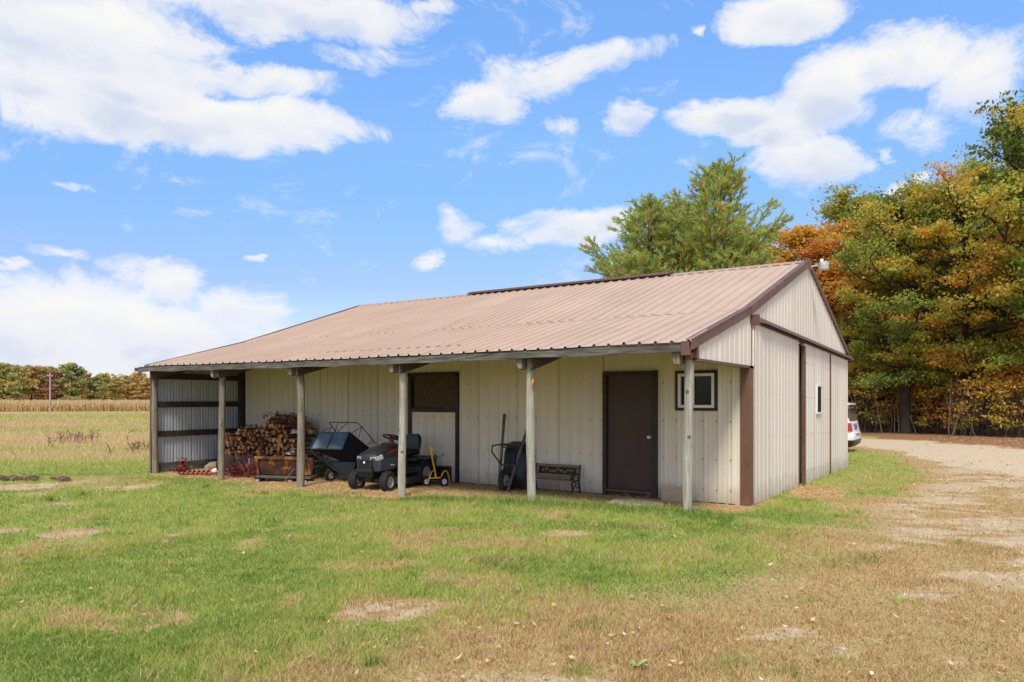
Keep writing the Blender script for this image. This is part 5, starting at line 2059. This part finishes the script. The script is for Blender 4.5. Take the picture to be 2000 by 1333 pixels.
# ---- white pines behind the barn
def pine(seed, H, Rr):
    rng = np.random.default_rng(seed)
    rnd = random.Random(seed)
    wood_ = MB()
    tuft, tdir, tin = [], [], []
    trunk = [Vector((.1 * math.sin(k), .1 * math.cos(k * 1.3), H * k / 8)) for k in range(9)]
    wood_.tube(trunk, [.16 * (1 - k / 8) + .015 for k in range(9)], 7)
    z = 1.2
    az0 = rnd.uniform(0, 6)
    while z < H * .985:
        t = z / H
        nb = rnd.choice([4, 5, 6]) if t < .9 else 4
        Lm = Rr * (1 - t ** 1.8) ** .9 * (.8 + .3 * math.sin(z * 2.1 + seed)) + .22
        for b in range(nb):
            az = az0 + 2 * PI * b / nb + rnd.uniform(-.3, .3)
            L = Lm * rnd.uniform(.65, 1.2)
            el = R(8 + 40 * t + rnd.uniform(-6, 10))
            k = min(7, int(t * 8))
            p0 = trunk[k].lerp(trunk[k + 1], t * 8 - k)
            pts = []
            for s in np.linspace(0, 1, 7):
                up_ = .42 * L * s ** 2.2
                pts.append(p0 + Vector((math.cos(az) * math.cos(el) * L * s, math.sin(az) * math.cos(el) * L * s, math.sin(el) * L * s + up_)))
            wood_.tube(pts, [.035 * (1 - i / 7) * (L / 3) ** .5 + .006 for i in range(7)], 4, False)

            def shoot(a, b_, inner):
                Ls = (b_ - a).length
                m = max(2, int(Ls / .16))
                dv = (b_ - a).normalized()
                for i in range(m):
                    s_ = (i + 1) / m
                    tuft.append(a.lerp(b_, s_))
                    tdir.append(dv + Vector((0, 0, .25)))
                    old = (1 - s_) * .5 + inner * .55
                    tin.append(np.clip((.72 if rnd.random() < old * .5 else .26) + rnd.uniform(-.22, .2), 0, 1))
            for i in range(2, 6):
                for sgn in (-1, 1):
                    if rnd.random() < .12:
                        continue
                    a = pts[i].lerp(pts[i + 1], rnd.random())
                    fr_ = i / 6
                    L2 = L * (.42 - .28 * fr_) * rnd.uniform(.7, 1.25) + .15
                    a2 = az + sgn * rnd.uniform(.6, 1.0)
                    b_ = a + Vector((math.cos(a2) * L2, math.sin(a2) * L2, L2 * rnd.uniform(.25, .6)))
                    wood_.tube([a, b_], [.010, .004], 3, False)
                    shoot(a, b_, 1 - fr_)
                    if L2 > .55:
                        for sg2 in (-1, 1):
                            c = a.lerp(b_, .5)
                            a3 = a2 + sg2 * .7
                            shoot(c, c + Vector((math.cos(a3), math.sin(a3), .5)) * L2 * .42, 1 - fr_)
            shoot(pts[4], pts[6], .1)
            shoot(pts[2], pts[4], .6)
        z += rnd.uniform(.36, .52) * (1 if t < .8 else .8)
        az0 += .9
    tuft.append(trunk[8])
    tdir.append(Vector((0, 0, 1)))
    tin.append(.25)
    C = np.array(tuft)
    Dv = np.array(tdir)
    Dv /= np.linalg.norm(Dv, axis=1)[:, None]
    n, k = len(C), 11
    C = np.repeat(C, k, 0)
    Dv = np.repeat(Dv, k, 0)
    tin_ = np.repeat(np.array(tin), k) + rng.normal(size=n * k) * .06
    d = Dv + rng.normal(size=(n * k, 3)) * .40
    d /= np.linalg.norm(d, axis=1)[:, None]
    s = np.cross(d, rng.normal(size=(n * k, 3)))
    s /= np.linalg.norm(s, axis=1)[:, None]
    Ln = rng.uniform(.12, .22, n * k)[:, None]
    w = .017
    C = C + rng.normal(size=C.shape) * .03
    V = np.stack([C - s * w, C + s * w, C + d * Ln + s * w * .4, C + d * Ln - s * w * .4], 1).reshape(-1, 3)
    F = np.arange(4 * n * k).reshape(-1, 4)
    return wood_, np_mesh('crown', V, F, M['needle'], {'tint': np.repeat(np.clip(tin_, 0, 1), 4)})


pines = [pine(5, 12.0, 4.1), pine(8, 11.0, 3.8)]
for (k, u, dep, rz, sc, lab) in [(0, 1405, 32.5, .5, (.95, .95, 1.0), 'tallest white pine behind the barn roof with browning inner needles'), (1, 1268, 33.5, 2.0, (1.0, 1.0, .98), 'left hand white pine behind the barn roof'),
                                 (1, 1462, 35.0, 4.2, .86, 'right hand white pine leaning out beside the orange oak'), (0, 1330, 35.0, 3.3, (1.1, 1.1, .92), 'shorter white pine filling the gap between the two main pines')]:
    x, y = pos_at(u, dep)
    root = thing('white_pine', lab, 'pine tree', (x, y, gz1(x, y)), rz)
    root.scale = sc if isinstance(sc, tuple) else (sc, sc, sc)
    w_, cm = pines[k]
    w_.build('trunk', M['bark'], root)
    o = link('crown', cm, root)
    o.color = (.5, 0, 0, 1)

# ---- far treeline beyond the corn
ft = [Tree(611, 14.5, 5.6, 1.0, 26, 26, .62, .35, .16, rc=1.15, sub=4, flat=.3), Tree(622, 14, 4.6, .8, 26, 26, .60, .4, .18, rc=1.1, sub=4, flat=.3), Tree(633, 13.2, 5.2, .8, 24, 26, .62, .38, .18, rc=1.2, sub=4, flat=.3)]
far = [(-60, 262, 1.0, .30, 'pale green tree at the far left beyond the photo edge'), (8, 262, 1.07, .42, 'light green tree at the left edge of the far treeline'), (38, 258, .93, .44, 'bright yellow green tree second from the left in the far treeline'),
       (62, 268, 1.0, .74, 'orange brown tree left of the utility pole in the far treeline'), (84, 272, .96, .58, 'olive tree just behind the utility pole'),
       (112, 262, .92, .98, 'dark wine red tree right of the utility pole'), (140, 262, 1.0, .28, 'dark green domed tree right of the wine red tree'), (166, 285, .82, .85, 'pinkish brown tree at the step in the far treeline'),
       (184, 285, .82, .30, 'dark green tree at the end of the tall treeline'), (205, 330, .84, .50, 'yellow green tree in the lower far treeline'), (226, 335, .86, .56, 'gold tree in the lower far treeline'),
       (248, 340, .9, .62, 'amber tree in the lower far treeline'), (270, 338, .92, .74, 'bright orange tree near the barn corner in the far treeline'), (292, 340, .88, .60, 'yellow tree behind the barn corner in the far treeline'),
       (22, 285, 1.06, .58, 'tall olive tree behind the light green tree at the left'), (100, 300, 1.05, .38, 'green tree rising behind the wine red tree'), (318, 345, .92, .52, 'green gold tree hidden behind the barn corner')]
for i, (u, dep, sc, col, lab) in enumerate(far):
    x, y = pos_at(u, dep)
    ft[i % 3].place(lab, x, y, i * 1.7, (sc * (1 + .12 * math.sin(i * 2.3)), sc, sc * (1 + .06 * math.sin(i * 3.7))), col + .08, None, 'treeline_tree')
n = 26000
U, Dp = rng.uniform(-500, 520, n), rng.uniform(350, 420, n)
hgt = rng.beta(1.2, 1.0, n) * 12.5 * (.75 + .5 * vnoise(U / 14, Dp / 30, 4))
px = CX + (RV.x * (U - 1000) / FPX + FV.x) * Dp
py = CY + (RV.y * (U - 1000) / FPX + FV.y) * Dp
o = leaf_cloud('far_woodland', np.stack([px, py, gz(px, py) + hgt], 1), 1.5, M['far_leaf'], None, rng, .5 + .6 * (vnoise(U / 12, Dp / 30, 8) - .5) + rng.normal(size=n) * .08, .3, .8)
o.color = (.56, 0, 0, 1)
tag(o, kind='stuff')

# ---- corn field
n = 15000
U = rng.uniform(-260, 420, n)
Dp = 156 + 118 * rng.beta(.75, 1.3, n)
px = CX + (RV.x * (U - 1000) / FPX + FV.x) * Dp
py = CY + (RV.y * (U - 1000) / FPX + FV.y) * Dp
pz = gz(px, py)
V, Tn = [], []
k = 4
B = np.stack([px, py, pz], 1)
hts = rng.uniform(1.7, 2.35, n)
allV, allT = [], []
for q_ in range(k):
    a = rng.uniform(0, 2 * PI, n)
    lo_ = rng.uniform(0, .45, n) * hts
    hi_ = np.minimum(hts, lo_ + rng.uniform(.7, 1.3, n))
    if q_ == 0:
        lo_, hi_ = np.zeros(n), hts
    w = .05 if q_ == 0 else .11
    dx, dy = np.cos(a), np.sin(a)
    sp = 0 if q_ == 0 else rng.uniform(.1, .5, n)
    z0 = np.stack([px, py, pz + lo_], 1)
    z1 = np.stack([px + dx * sp, py + dy * sp, pz + hi_], 1)
    s = np.stack([-dy, dx, dx * 0], 1) * w
    allV.append(np.stack([z0 - s, z0 + s, z1 + s * .5, z1 - s * .5], 1).reshape(-1, 3))
    allT.append(np.repeat(np.clip(rng.normal(.5, .22, n), 0, 1), 4))
V = np.concatenate(allV)
me = np_mesh('corn_field', V, np.arange(len(V)).reshape(-1, 4), M['corn'], {'tint': np.concatenate(allT)})
tag(link('corn_field', me), kind='stuff')

# ---- utility pole
x, y = pos_at(98, 152)
z = gz1(x, y)
up_ = thing('utility_pole', 'grey wooden utility pole with a single crossarm standing before the corn', 'utility pole', (x, y, z), YAW)
MB().tube([(0, 0, -.3), (0, 0, 8.0)], [.19, .14], 10).build('pole', M['pole'], up_, True)
MB().box((.05, -.16, 7.45), (1.35, .12, .16)).build('crossarm', M['pole'], up_)
for s in (-.5, .15, .6):
    MB().lathe([(0, 0), (.05, 0), (.06, .1), (.03, .16), (0, .17)], (s, -.16, 7.53), n=8).build('insulator', M['rim'], up_)
MB().bar((.05, -.10, 6.9), (.55, -.12, 7.4), .05, .05).build('arm_brace', M['pole'], up_)

# ------------------------------------------------------------------ grass, straw, fallen leaves
rng = np.random.default_rng(2024)


def ground_points(n, r0, r1, amax=.92, amin=-.92, power=1.0):
    """points on the ground about the lawn's near corner, thinning out with distance"""
    t = rng.uniform(0, 1, n)
    r = r0 * (r1 / r0) ** t if power == 1.0 else np.sqrt(r0 ** 2 + (r1 ** 2 - r0 ** 2) * t)
    a = rng.uniform(amin, amax, n)
    return CX + (FV.x * np.cos(a) + RV.x * np.sin(a)) * r, CY + (FV.y * np.cos(a) + RV.y * np.sin(a)) * r, r


def blades(x, y, h, w, tint, segs, lean=.45):
    n = len(x)
    z = gz(x, y) - .004
    b = np.stack([x, y, z], 1)
    a = rng.uniform(0, 2 * PI, n)
    ln = rng.uniform(.1, 1.0, n) * lean
    d = np.stack([np.cos(a) * ln, np.sin(a) * ln, np.ones(n)], 1)
    d /= np.linalg.norm(d, axis=1)[:, None]
    a2 = rng.uniform(0, 2 * PI, n)
    s = np.stack([np.cos(a2), np.sin(a2), np.zeros(n)], 1) * (w * .5)[:, None]
    tip = b + d * h[:, None] + np.stack([np.cos(a), np.sin(a), np.zeros(n)], 1) * (h * ln * .5)[:, None]
    if segs == 1:
        V = np.stack([b - s, b + s, tip], 1).reshape(-1, 3)
        F = np.arange(3 * n).reshape(n, 3)
        return V, F, np.repeat(tint, 3)
    mid = b + d * (h * .55)[:, None]
    V = np.stack([b - s, b + s, mid - s * .8, mid + s * .8, tip], 1).reshape(-1, 3)
    o = (np.arange(n) * 5)[:, None]
    F = np.concatenate([o + np.array([[0, 1, 2]]), o + np.array([[1, 3, 2]]), o + np.array([[2, 3, 4]])])
    return V, F, np.repeat(tint, 5)


parts = []
for (n, r0, r1, segs, hb, wb_, wk) in ((610000, 3.1, 9.5, 2, .040, .0036, .00040), (410000, 9.0, 31, 1, .050, .0025, .00070)):
    x, y, r = ground_points(n, r0, r1)
    m = masks(x, y)
    n3 = vnoise(x * 9, y * 9, 91)
    n5 = fbm(x * 1.3, y * 1.3, 63, 3)
    keep = rng.uniform(0, 1, n) > np.clip(m['bare'] * .97 + m['road'] * 1.2 + m['straw'] * 1.02 + m['litter'] * .8, 0, 1)
    keep &= ~m['inside'] & (m['left'] < .7)
    keep &= ~((x < 0) & (x > -13.0) & (y > -2.2) & (y < 8.5))
    keep &= rng.uniform(0, 1, n) < .50 + .75 * n3 - .30 * m['dry'] + .3 * (n5 - .5)
    x, y, r = x[keep], y[keep], r[keep]
    dry, fr_, n5, n3 = m['dry'][keep], m['fringe'][keep], n5[keep], n3[keep]
    n = len(x)
    isdry = rng.uniform(0, 1, n) < .07 * (1 - fr_) + .87 * sst(.10, .92, dry + .55 * (n3 - .5) + .9 * (n5 - .5))
    tint = np.where(isdry, rng.uniform(.52, 1.0, n) * .9 + .1 * dry, np.clip(.20 + .75 * (n5 - .5) + rng.normal(size=n) * .10 + .12 * dry, 0, .6))
    tint = np.clip(tint - .30 * fr_, 0, 1)
    h = hb * rng.uniform(.4, 1.5, n) * (1 + 1.2 * (n5 - .4)) * (1 - .35 * dry) * (1 + 1.3 * fr_)
    w = (wb_ + r * wk) * rng.uniform(.7, 1.3, n)
    parts.append(blades(x, y, h, w, tint, segs, .75))
# rank clumps standing above the mown turf, the biggest one in the middle of the lawn
cxs, cys, cr = ground_points(430, 4.0, 17)
tp = at_z(985, 1108, 0)
cxs = np.concatenate([cxs, np.full(26, tp.x) + rng.normal(size=26) * .22])
cys = np.concatenate([cys, np.full(26, tp.y) + rng.normal(size=26) * .16])
mm = masks(cxs, cys)
okc = (mm['bare'] < .3) & (mm['straw'] < .2) & (mm['road'] < .2) & ~mm['inside'] & ~((cxs < 0) & (cys > -2.6)) & (rng.uniform(0, 1, len(cxs)) > mm['dry'] * .75)
cxs, cys = cxs[okc], cys[okc]
nb_ = rng.integers(25, 70, len(cxs))
ci = np.repeat(np.arange(len(cxs)), nb_)
sp_ = np.repeat(rng.uniform(.03, .11, len(cxs)), nb_)
n = len(ci)
x, y = cxs[ci] + rng.normal(size=n) * sp_, cys[ci] + rng.normal(size=n) * sp_
ct_ = np.repeat(np.where(rng.uniform(0, 1, len(cxs)) < .22, rng.uniform(.6, .85, len(cxs)), rng.uniform(.02, .30, len(cxs))), nb_)
hh_ = np.repeat(rng.uniform(.055, .115, len(cxs)), nb_)
rr_ = np.hypot(x - CX, y - CY)
parts.append(blades(x, y, hh_ * rng.uniform(.5, 1.2, n), (.0042 + rr_ * .00045) * rng.uniform(.7, 1.3, n), np.clip(ct_ + rng.normal(size=n) * .07, 0, 1), 2, .9))
off, Vs, Fs, Ts = 0, [], [], []
for V, F, T_ in parts:
    Vs.append(V)
    Fs.append(F + off)
    Ts.append(T_)
    off += len(V)
tag(link('grass', np_mesh('grass', np.concatenate(Vs), np.concatenate(Fs), M['grass'], {'tint': np.concatenate(Ts)})), kind='stuff')

# taller rank grass and dry meadow on the left
n = 170000
x, y, r = ground_points(n, 16, 150, -.20, -.90)
m = masks(x, y)
keep = (m['left'] > .15) & (x < -13.4)
keep &= rng.uniform(0, 1, n) < .35 + .9 * m['left'] * fbm(x * .4, y * .4, 15, 3)
x, y, r, dry = x[keep], y[keep], r[keep], m['dry'][keep]
n = len(x)
dr_ = rng.uniform(0, 1, n) < sst(.25, .8, dry)
tint = np.where(dr_, rng.uniform(.60, .78, n), rng.uniform(.15, .55, n))
h = rng.uniform(.06, .22, n) * np.interp(r, [16, 26, 150], [.55, .9, 1.4])
w = (.003 + r * .0007) * rng.uniform(.7, 1.3, n)
V, F, T_ = blades(x, y, h, w, tint, 1, .6)
tag(link('meadow_grass', np_mesh('meadow_grass', V, F, M['grass'], {'tint': T_})), kind='stuff')


def scraps(name, x, y, zoff, L, W_, tint, mat, curl=.25):
    n = len(x)
    a = rng.uniform(0, 2 * PI, n)
    z = gz(x, y) + zoff
    c = np.stack([x, y, z], 1)
    d = np.stack([np.cos(a), np.sin(a), rng.normal(size=n) * curl], 1) * L[:, None] * .5
    s = np.stack([-np.sin(a), np.cos(a), rng.normal(size=n) * curl], 1) * W_[:, None] * .5
    upv = np.zeros((n, 3))
    upv[:, 2] = L * curl * .5
    V = np.stack([c - d + upv, c - s, c + s, c + d + upv * .6], 1).reshape(-1, 3)
    o = (np.arange(n) * 4)[:, None]
    F = np.concatenate([o + np.array([[0, 1, 2]]), o + np.array([[1, 3, 2]])])
    return tag(link(name, np_mesh(name, V, F, mat, {'tint': np.repeat(tint, 4)})), kind='stuff')


x, y, r = ground_points(2100, 3.4, 16)
m = masks(x, y)
keep = (rng.uniform(0, 1, len(x)) < .12 + .6 * m['dry']) & ~((x < 0) & (y > -2.3))
x, y = x[keep], y[keep]
n = len(x)
xs2, ys2, r2 = ground_points(16000, 14, 46, .74, .25, 2)
m2 = masks(xs2, ys2)
near_r = np.exp(-(np.abs(sdist_poly(xs2, ys2, ROAD)) / 1.6) ** 2)
k2 = (rng.uniform(0, 1, len(xs2)) < .9 * m2['litter'] + .35 * near_r + .04) & (xs2 > .3)
X2 = np.concatenate([x, xs2[k2]])
Y2 = np.concatenate([y, ys2[k2]])
nn_ = len(X2)
big_ = np.concatenate([np.ones(n), np.ones(nn_ - n) * 1.3])
tint = np.concatenate([np.clip(rng.normal(.58, .2, n), .1, 1), np.clip(rng.normal(.52, .22, nn_ - n), 0, 1)])
scraps('fallen_leaves', X2, Y2, np.where(big_ < 1.2, .035, .02), rng.uniform(.028, .065, nn_) * big_, rng.uniform(.014, .034, nn_) * big_, tint, M['fallen'], .35)

# crumbs of sand and small stones on the worn places
x, y, r = ground_points(26000, 4.2, 20)
m = masks(x, y)
k_ = (rng.uniform(0, 1, len(x)) < .8 * m['bare'] + .25 * m['road']) & ~m['inside'] & (m['left'] < .3)
x, y, r = x[k_], y[k_], r[k_]
n = len(x)
sz = rng.uniform(.004, .014, n) * (1 + r * .06)
b_ = np.stack([x, y, gz(x, y) - .002], 1)
a_ = rng.uniform(0, 2 * PI, n)
V = np.stack([b_ + np.stack([np.cos(a_ + k2) * sz * f_, np.sin(a_ + k2) * sz * f_, h_ * sz], 1) for k2, f_, h_ in ((0, 1, 0), (1.8, 1.1, 0), (3.9, .9, 0), (2.0, .2, .9))], 1).reshape(-1, 3)
o_ = (np.arange(n) * 4)[:, None]
F = np.concatenate([o_ + np.array([[0, 1, 3]]), o_ + np.array([[1, 2, 3]]), o_ + np.array([[2, 0, 3]])])
tag(link('soil_crumbs', np_mesh('soil_crumbs', V, F, M['crumb'], {'tint': np.repeat(rng.uniform(0, 1, n), 4)})), kind='stuff')

n = 15000
x, y = rng.uniform(-12.9, -.05, n), rng.uniform(-3.1, -.02, n)
x = np.concatenate([x, rng.normal(.5, .35, 1500)])
y = np.concatenate([y, rng.normal(2.7, .7, 1500)])
m = masks(x, y)
keep = rng.uniform(0, 1, len(x)) < m['straw']
keep &= ~((x > -.02) & (x < .07))
x, y = x[keep], y[keep]
n = len(x)
scraps('straw_litter', x, y, .012, rng.uniform(.08, .26, n), rng.uniform(.006, .016, n), np.clip(rng.normal(.5, .22, n), 0, 1), M['straw'], .14)


# ---- weeds, stake, stick, brush and the broad leaved plant in the lawn
def weed(label, u, v, h, spread, nst, seed, mat=None, leafy=0, name='dry_weed', tn=(.6, .9)):
    p = on_ground(u, v)
    root = thing(name, label, 'weed', tuple(p))
    rnd = random.Random(seed)
    mb = MB()
    pts = []
    for k in range(nst):
        a = rnd.uniform(0, 6.28)
        l = rnd.uniform(0, spread)
        hh = h * rnd.uniform(.55, 1)
        b0 = Vector((rnd.uniform(-.5, .5) * spread, rnd.uniform(-.5, .5) * spread, 0))
        e = b0 + Vector((math.cos(a) * l, math.sin(a) * l, hh))
        mb.tube([b0, (b0 + e) / 2 + Vector((0, 0, .05 * h)), e], [.009, .007, .004], 4)
        for q_ in range(6):
            c = b0.lerp(e, rnd.uniform(.35, 1))
            t_ = c + Vector((rnd.uniform(-.12, .12), rnd.uniform(-.12, .12), rnd.uniform(.02, .14))) * (h / .7)
            mb.tube([c, t_], [.004, .002], 3, False)
            pts.append(t_)
    mb.build('stems', mat or M['twig'], root)
    if leafy:
        rg = np.random.default_rng(seed)
        P = np.repeat(np.array(pts), leafy, 0) + rg.normal(size=(len(pts) * leafy, 3)) * .035
        o = leaf_cloud('seed_heads', P, .05, M['fallen'], root, rg, rg.uniform(0, .35, len(P)), 0, .6)
        o['kind'] = 'stuff'
    return root


weed('dark dry weed clump left of centre in the meadow', 125, 866, .62, .5, 9, 1, leafy=3)
weed('tall dry weed standing with the dark clump in the meadow', 145, 866, .72, .25, 5, 2, leafy=3)
weed('bushy dry weed right of the tall dry weed', 158, 867, .5, .45, 8, 3, leafy=2)
weed('upright dry weed halfway between the dark clump and the stake', 183, 866, .6, .2, 6, 4, leafy=3)
weed('leaning dry weed at the lawn edge left of the dark clump', 98, 874, .45, .2, 4, 5, leafy=2)
weed('round grey brown weed beside the left corner of the barn', 274, 884, .42, .35, 10, 6, leafy=4)
weed('thin grey weed just left of the round weed', 262, 886, .35, .3, 6, 7, leafy=1)
p = on_ground(249, 866)
stq = thing('fence_stake', 'thin yellow tipped stake standing in the meadow by the barn', 'stake', tuple(p))
MB().tube([(0, 0, -.1), (0, 0, .55)], .016, 6).build('stake', M['twig'], stq)
MB().tube([(0, 0, .32), (0, 0, .60)], .020, 6).build('tip', M['yellow'], stq)
p = on_ground(216, 889)
stb = MB().tube([(0, 0, -.05), (-.01, 0, .12), (-.06, 0, .27), (-.12, 0, .36), (-.19, 0, .39)], [.02, .018, .014, .012, .008], 6).build('bent_stick', M['bark'], None, True)
stb.location = p
stb.rotation_euler = (0, 0, YAW)
tag(stb, 'dark bent stick poking out of the grass in front of the stake', 'stick')
# fallen dead branch by the stake
p = on_ground(258, 848)
stb = MB().tube([(-.3, 0, .0), (0, .02, .16), (.25, 0, .22), (.42, 0, .18)], [.02, .016, .012, .006], 6).tube([(0, .02, .16), (.15, .05, .36)], [.012, .005], 5).tube([(.2, 0, .21), (.4, .1, .32)], [.01, .004], 5).build('dead_branch', M['bark'], None, True)
stb.location = p
stb.rotation_euler = (0, 0, YAW)
tag(stb, 'grey dead branch lying behind the yellow tipped stake', 'branch')
# brush pile
rnd = random.Random(12)
p = on_ground(55, 938)
bp = thing('brush_pile', 'low dark heap of sod and branches at the left side of the lawn', 'brush pile', tuple(p), YAW)
mb = MB()
for k in range(7):
    c = Vector((rnd.uniform(-.75, .6), rnd.uniform(-.2, .2), rnd.uniform(.02, .12)))
    a = rnd.uniform(-.5, .5)
    L = rnd.uniform(.08, .22)
    mb.tube([c - Vector((math.cos(a), math.sin(a), rnd.uniform(-.2, .2))) * L, c + Vector((0, 0, .03)), c + Vector((math.cos(a), math.sin(a), rnd.uniform(-.3, .3))) * L], [.010, .012, .005], 5)
mb.build('sticks', M['twig'], bp)['kind'] = 'stuff'
for k in range(20):
    bm = bmesh.new()
    bmesh.ops.create_icosphere(bm, subdivisions=2, radius=1)
    V = [((v.co.x * (1 + .3 * math.sin(5 * v.co.y + k))) * rnd.uniform(.95, 1.05), v.co.y * (1 + .25 * math.sin(4 * v.co.x + 2 * k)), v.co.z * (1 + .3 * math.sin(6 * v.co.x + k))) for v in bm.verts]
    F = [[v.index for v in f.verts] for f in bm.faces]
    bm.free()
    r_ = rnd.uniform(.035, .10)
    c = (rnd.gauss(-.1, .42), rnd.uniform(-.28, .22), .04)
    MB().add([(c[0] + a * r_ * 1.3, c[1] + b * r_, c[2] + z_ * r_ * .6) for a, b, z_ in V], F).build('clod', M['clod'], bp, True)
for k in range(3):
    a_ = Vector((-.62 + .41 * k + .1 * math.sin(k * 3), -.22 + .05 * math.cos(k * 2), .03))
    MB().tube([a_, a_ + Vector((.2 - .09 * k, .06 * math.cos(k * 5), .05 + .02 * k))], [.014, .008], 6).build('pale_stick', M['post'], bp)


def rosette(label, u, v, n, L, seed):
    p = on_ground(u, v)
    rnd = random.Random(seed)
    root = thing('broadleaf_weed', label, 'plant', (p.x, p.y, p.z + .01))
    for k in range(n):
        a = k * 2.4 + rnd.uniform(-.3, .3)
        l = L * rnd.uniform(.7, 1.1)
        d = Vector((math.cos(a), math.sin(a), 0))
        s = Vector((-d.y, d.x, 0))
        prof = [(0, .10, 0), (.25, .22, .18), (.55, .30, .34), (.8, .22, .40), (1, .02, .36)]
        rings = [[d * l * t - s * l * w * .5 + Vector((0, 0, l * zz + l * .05)), d * l * t + Vector((0, 0, l * zz)), d * l * t + s * l * w * .5 + Vector((0, 0, l * zz + l * .05))] for t, w, zz in prof]
        mb = MB().loft(rings, closed=False, caps=False)
        me = mb.mesh('leaf', M['weed'], True)
        link('leaf', me, root)



rosette('pale green broad leaved weed in the brown grass at the bottom of the photo', 1243, 1308, 6, .085, 1)
